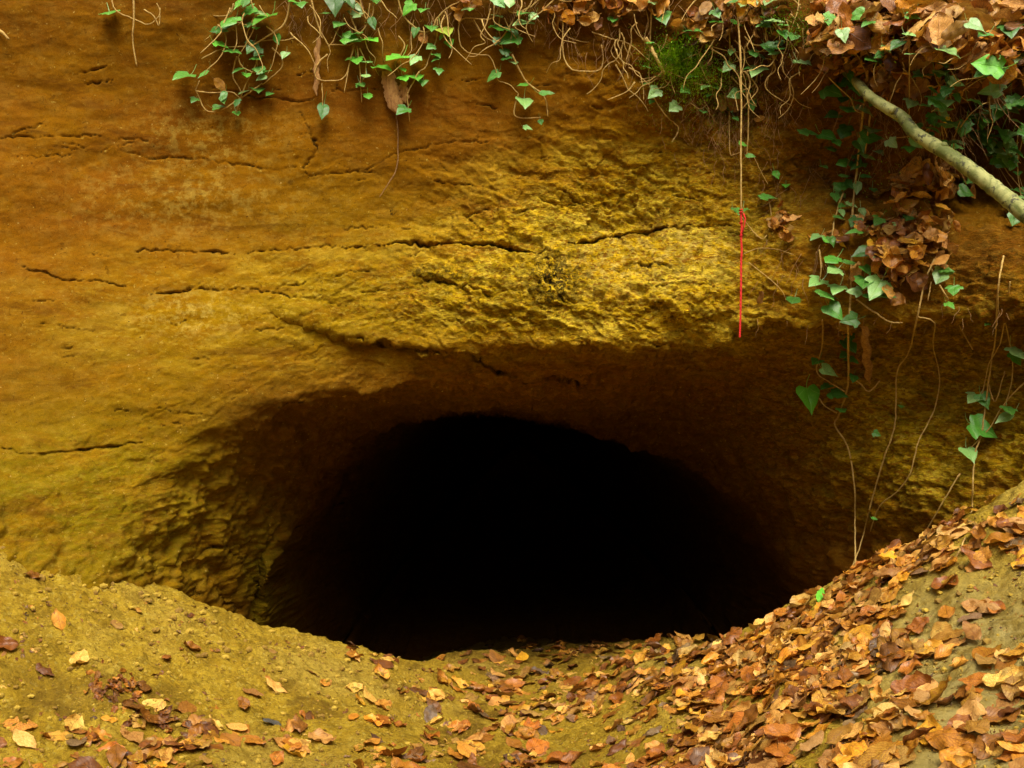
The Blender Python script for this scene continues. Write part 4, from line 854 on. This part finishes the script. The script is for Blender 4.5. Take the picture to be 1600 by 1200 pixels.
# fine rootlets and moss (uncountable)
V = []; F = []
for _ in range(760):
    k = random.random()
    if k < .30: px, py, ln = random.gauss(1150, 55), random.gauss(165, 35), random.uniform(12, 50)
    elif k < .45: px, py, ln = random.uniform(440, 900), random.uniform(-10, 45), random.uniform(12, 50)
    elif k < .62: px, py, ln = random.uniform(880, 1280), random.uniform(-10, 90), random.uniform(20, 60)
    elif k < .76: px, py, ln = random.uniform(1180, 1330), random.uniform(250, 440), random.uniform(15, 55)
    elif k < .79: px, py, ln = random.uniform(1180, 1580), random.uniform(470, 520), random.uniform(8, 36)
    else: px, py, ln = random.uniform(1330, 1590), random.uniform(120, 260), random.uniform(20, 80)
    d = wall_d(px, py); a = Vector(P(px, py, d - random.uniform(0, .03))); s = ln / FPX * d; sx = random.gauss(0, .45)
    q = [a + Vector((sx * s * t + random.gauss(0, .05) * s, random.gauss(0, .04) * s - .01 * t, -s * t)) for t in (0, .25, .5, .75, 1)]
    tube(smooth_pl(q, 2), random.uniform(.0009, .0018), .0006, 3, .1, V, F)
nf = len(F)
for _ in range(150):
    px = random.choice((random.uniform(330, 900), random.uniform(860, 1300), random.uniform(960, 1280), random.uniform(1280, 1600))); py = random.uniform(-25, 60) if px < 900 else random.uniform(-20, 130)
    d = wall_d(px, max(py, 0)) - random.uniform(.02, .06); a = Vector(P(px, py, d)); k = d / FPX; q = [a]; dr = Vector((random.gauss(0, .6), 0, -1)).normalized()
    for j in range(random.randint(3, 7)):
        dr = (dr + Vector((random.gauss(0, .55), random.gauss(0, .15), random.gauss(-.1, .35)))).normalized(); q.append(q[-1] + dr * random.uniform(9, 20) * k)
    tube(smooth_pl(q, 4), random.uniform(.8, 1.4) * k, .5 * k, 5, .15, V, F)
o = bpy.data.objects.new('rootlets', to_mesh('rootlets', V, F, mats=[ROOTM, STEM], midx=[0] * nf + [1] * (len(F) - nf))); COL.objects.link(o); tag(o, 'fine brown rootlets hanging from the soil lip', 'rootlets', kind='stuff')
V = []; F = []
def moss_at(n, cx, cy, sx, sy, s):
    for _ in range(n):
        px, py = random.gauss(cx, sx), random.gauss(cy, sy); 
        if px > 1590 or px < 0: continue
        p = on_wall(px, py, random.uniform(.01, .09)); b = len(V); a = random.uniform(0, 6.28); L = random.uniform(.5, 1) * s
        dr = Vector((math.cos(a) * .7, -random.uniform(.3, 1), random.uniform(-.4, 1))).normalized(); sd = dr.cross(Vector((0, 0, 1))).normalized() * L * .22
        V.extend([p - sd, p + sd, p + dr * L * .6 + sd * .8, p + dr * L, p + dr * L * .6 - sd * .8]); F.append((b, b+1, b+2, b+3, b+4))
moss_at(3400, 1055, 92, 22, 16, .012); moss_at(1500, 1100, 135, 40, 18, .010); moss_at(800, 1085, 112, 35, 20, .010); moss_at(1000, 1255, 40, 30, 18, .010); moss_at(500, 1100, 180, 60, 25, .008); moss_at(400, 1330, 60, 50, 20, .012); moss_at(350, 1400,300,40,40,.01)
o = bpy.data.objects.new('moss', to_mesh('moss', V, F, mats=[MOSS], smooth=False)); COL.objects.link(o); tag(o, 'bright green moss growing on the soil lip', 'moss', kind='stuff')

# crumbs of sandstone and soil on the ground
V = []; F = []; MI = []
ico = [(0,0,1),(.9,0,.45),(.28,.85,.45),(-.72,.53,.45),(-.72,-.53,.45),(.28,-.85,.45),(.72,.53,-.45),(-.28,.85,-.45),(-.9,0,-.45),(-.28,-.85,-.45),(.72,-.53,-.45),(0,0,-1)]
icf = [(0,1,2),(0,2,3),(0,3,4),(0,4,5),(0,5,1),(1,6,2),(2,7,3),(3,8,4),(4,9,5),(5,10,1),(2,6,7),(3,7,8),(4,8,9),(5,9,10),(1,10,6),(6,11,7),(7,11,8),(8,11,9),(9,11,10),(10,11,6)]
for it in range(4250):
    px, py = random.uniform(-20, 1620), random.uniform(800, 1215)
    if it > 3800: px = random.uniform(-20, 640); py = rim(px) + 4 + abs(random.gauss(0, 45))
    if py < rim(px) + 2: continue
    p = ground_hit(px, py)
    if p is None or p.y > 4.8: continue
    s = .0016 + (.0085 if it < 3800 else .014) * random.random() ** 4; b = len(V); sx, sy, sz = [random.uniform(.7, 1.4) for _ in range(3)]
    for v in ico: V.append((p.x + v[0] * s * sx * random.uniform(.8, 1.2), p.y + v[1] * s * sy * random.uniform(.8, 1.2), p.z + s * .3 + v[2] * s * sz * .8))
    F += [tuple(i + b for i in f) for f in icf]; MI += [int(random.random() < .45)] * 20
o = bpy.data.objects.new('pebbles', to_mesh('pebbles', V, F, mats=[CRUMB, CRUMBD], midx=MI, smooth=False)); COL.objects.link(o); tag(o, 'small crumbs of sandstone and soil on the slope', 'pebbles', kind='stuff')
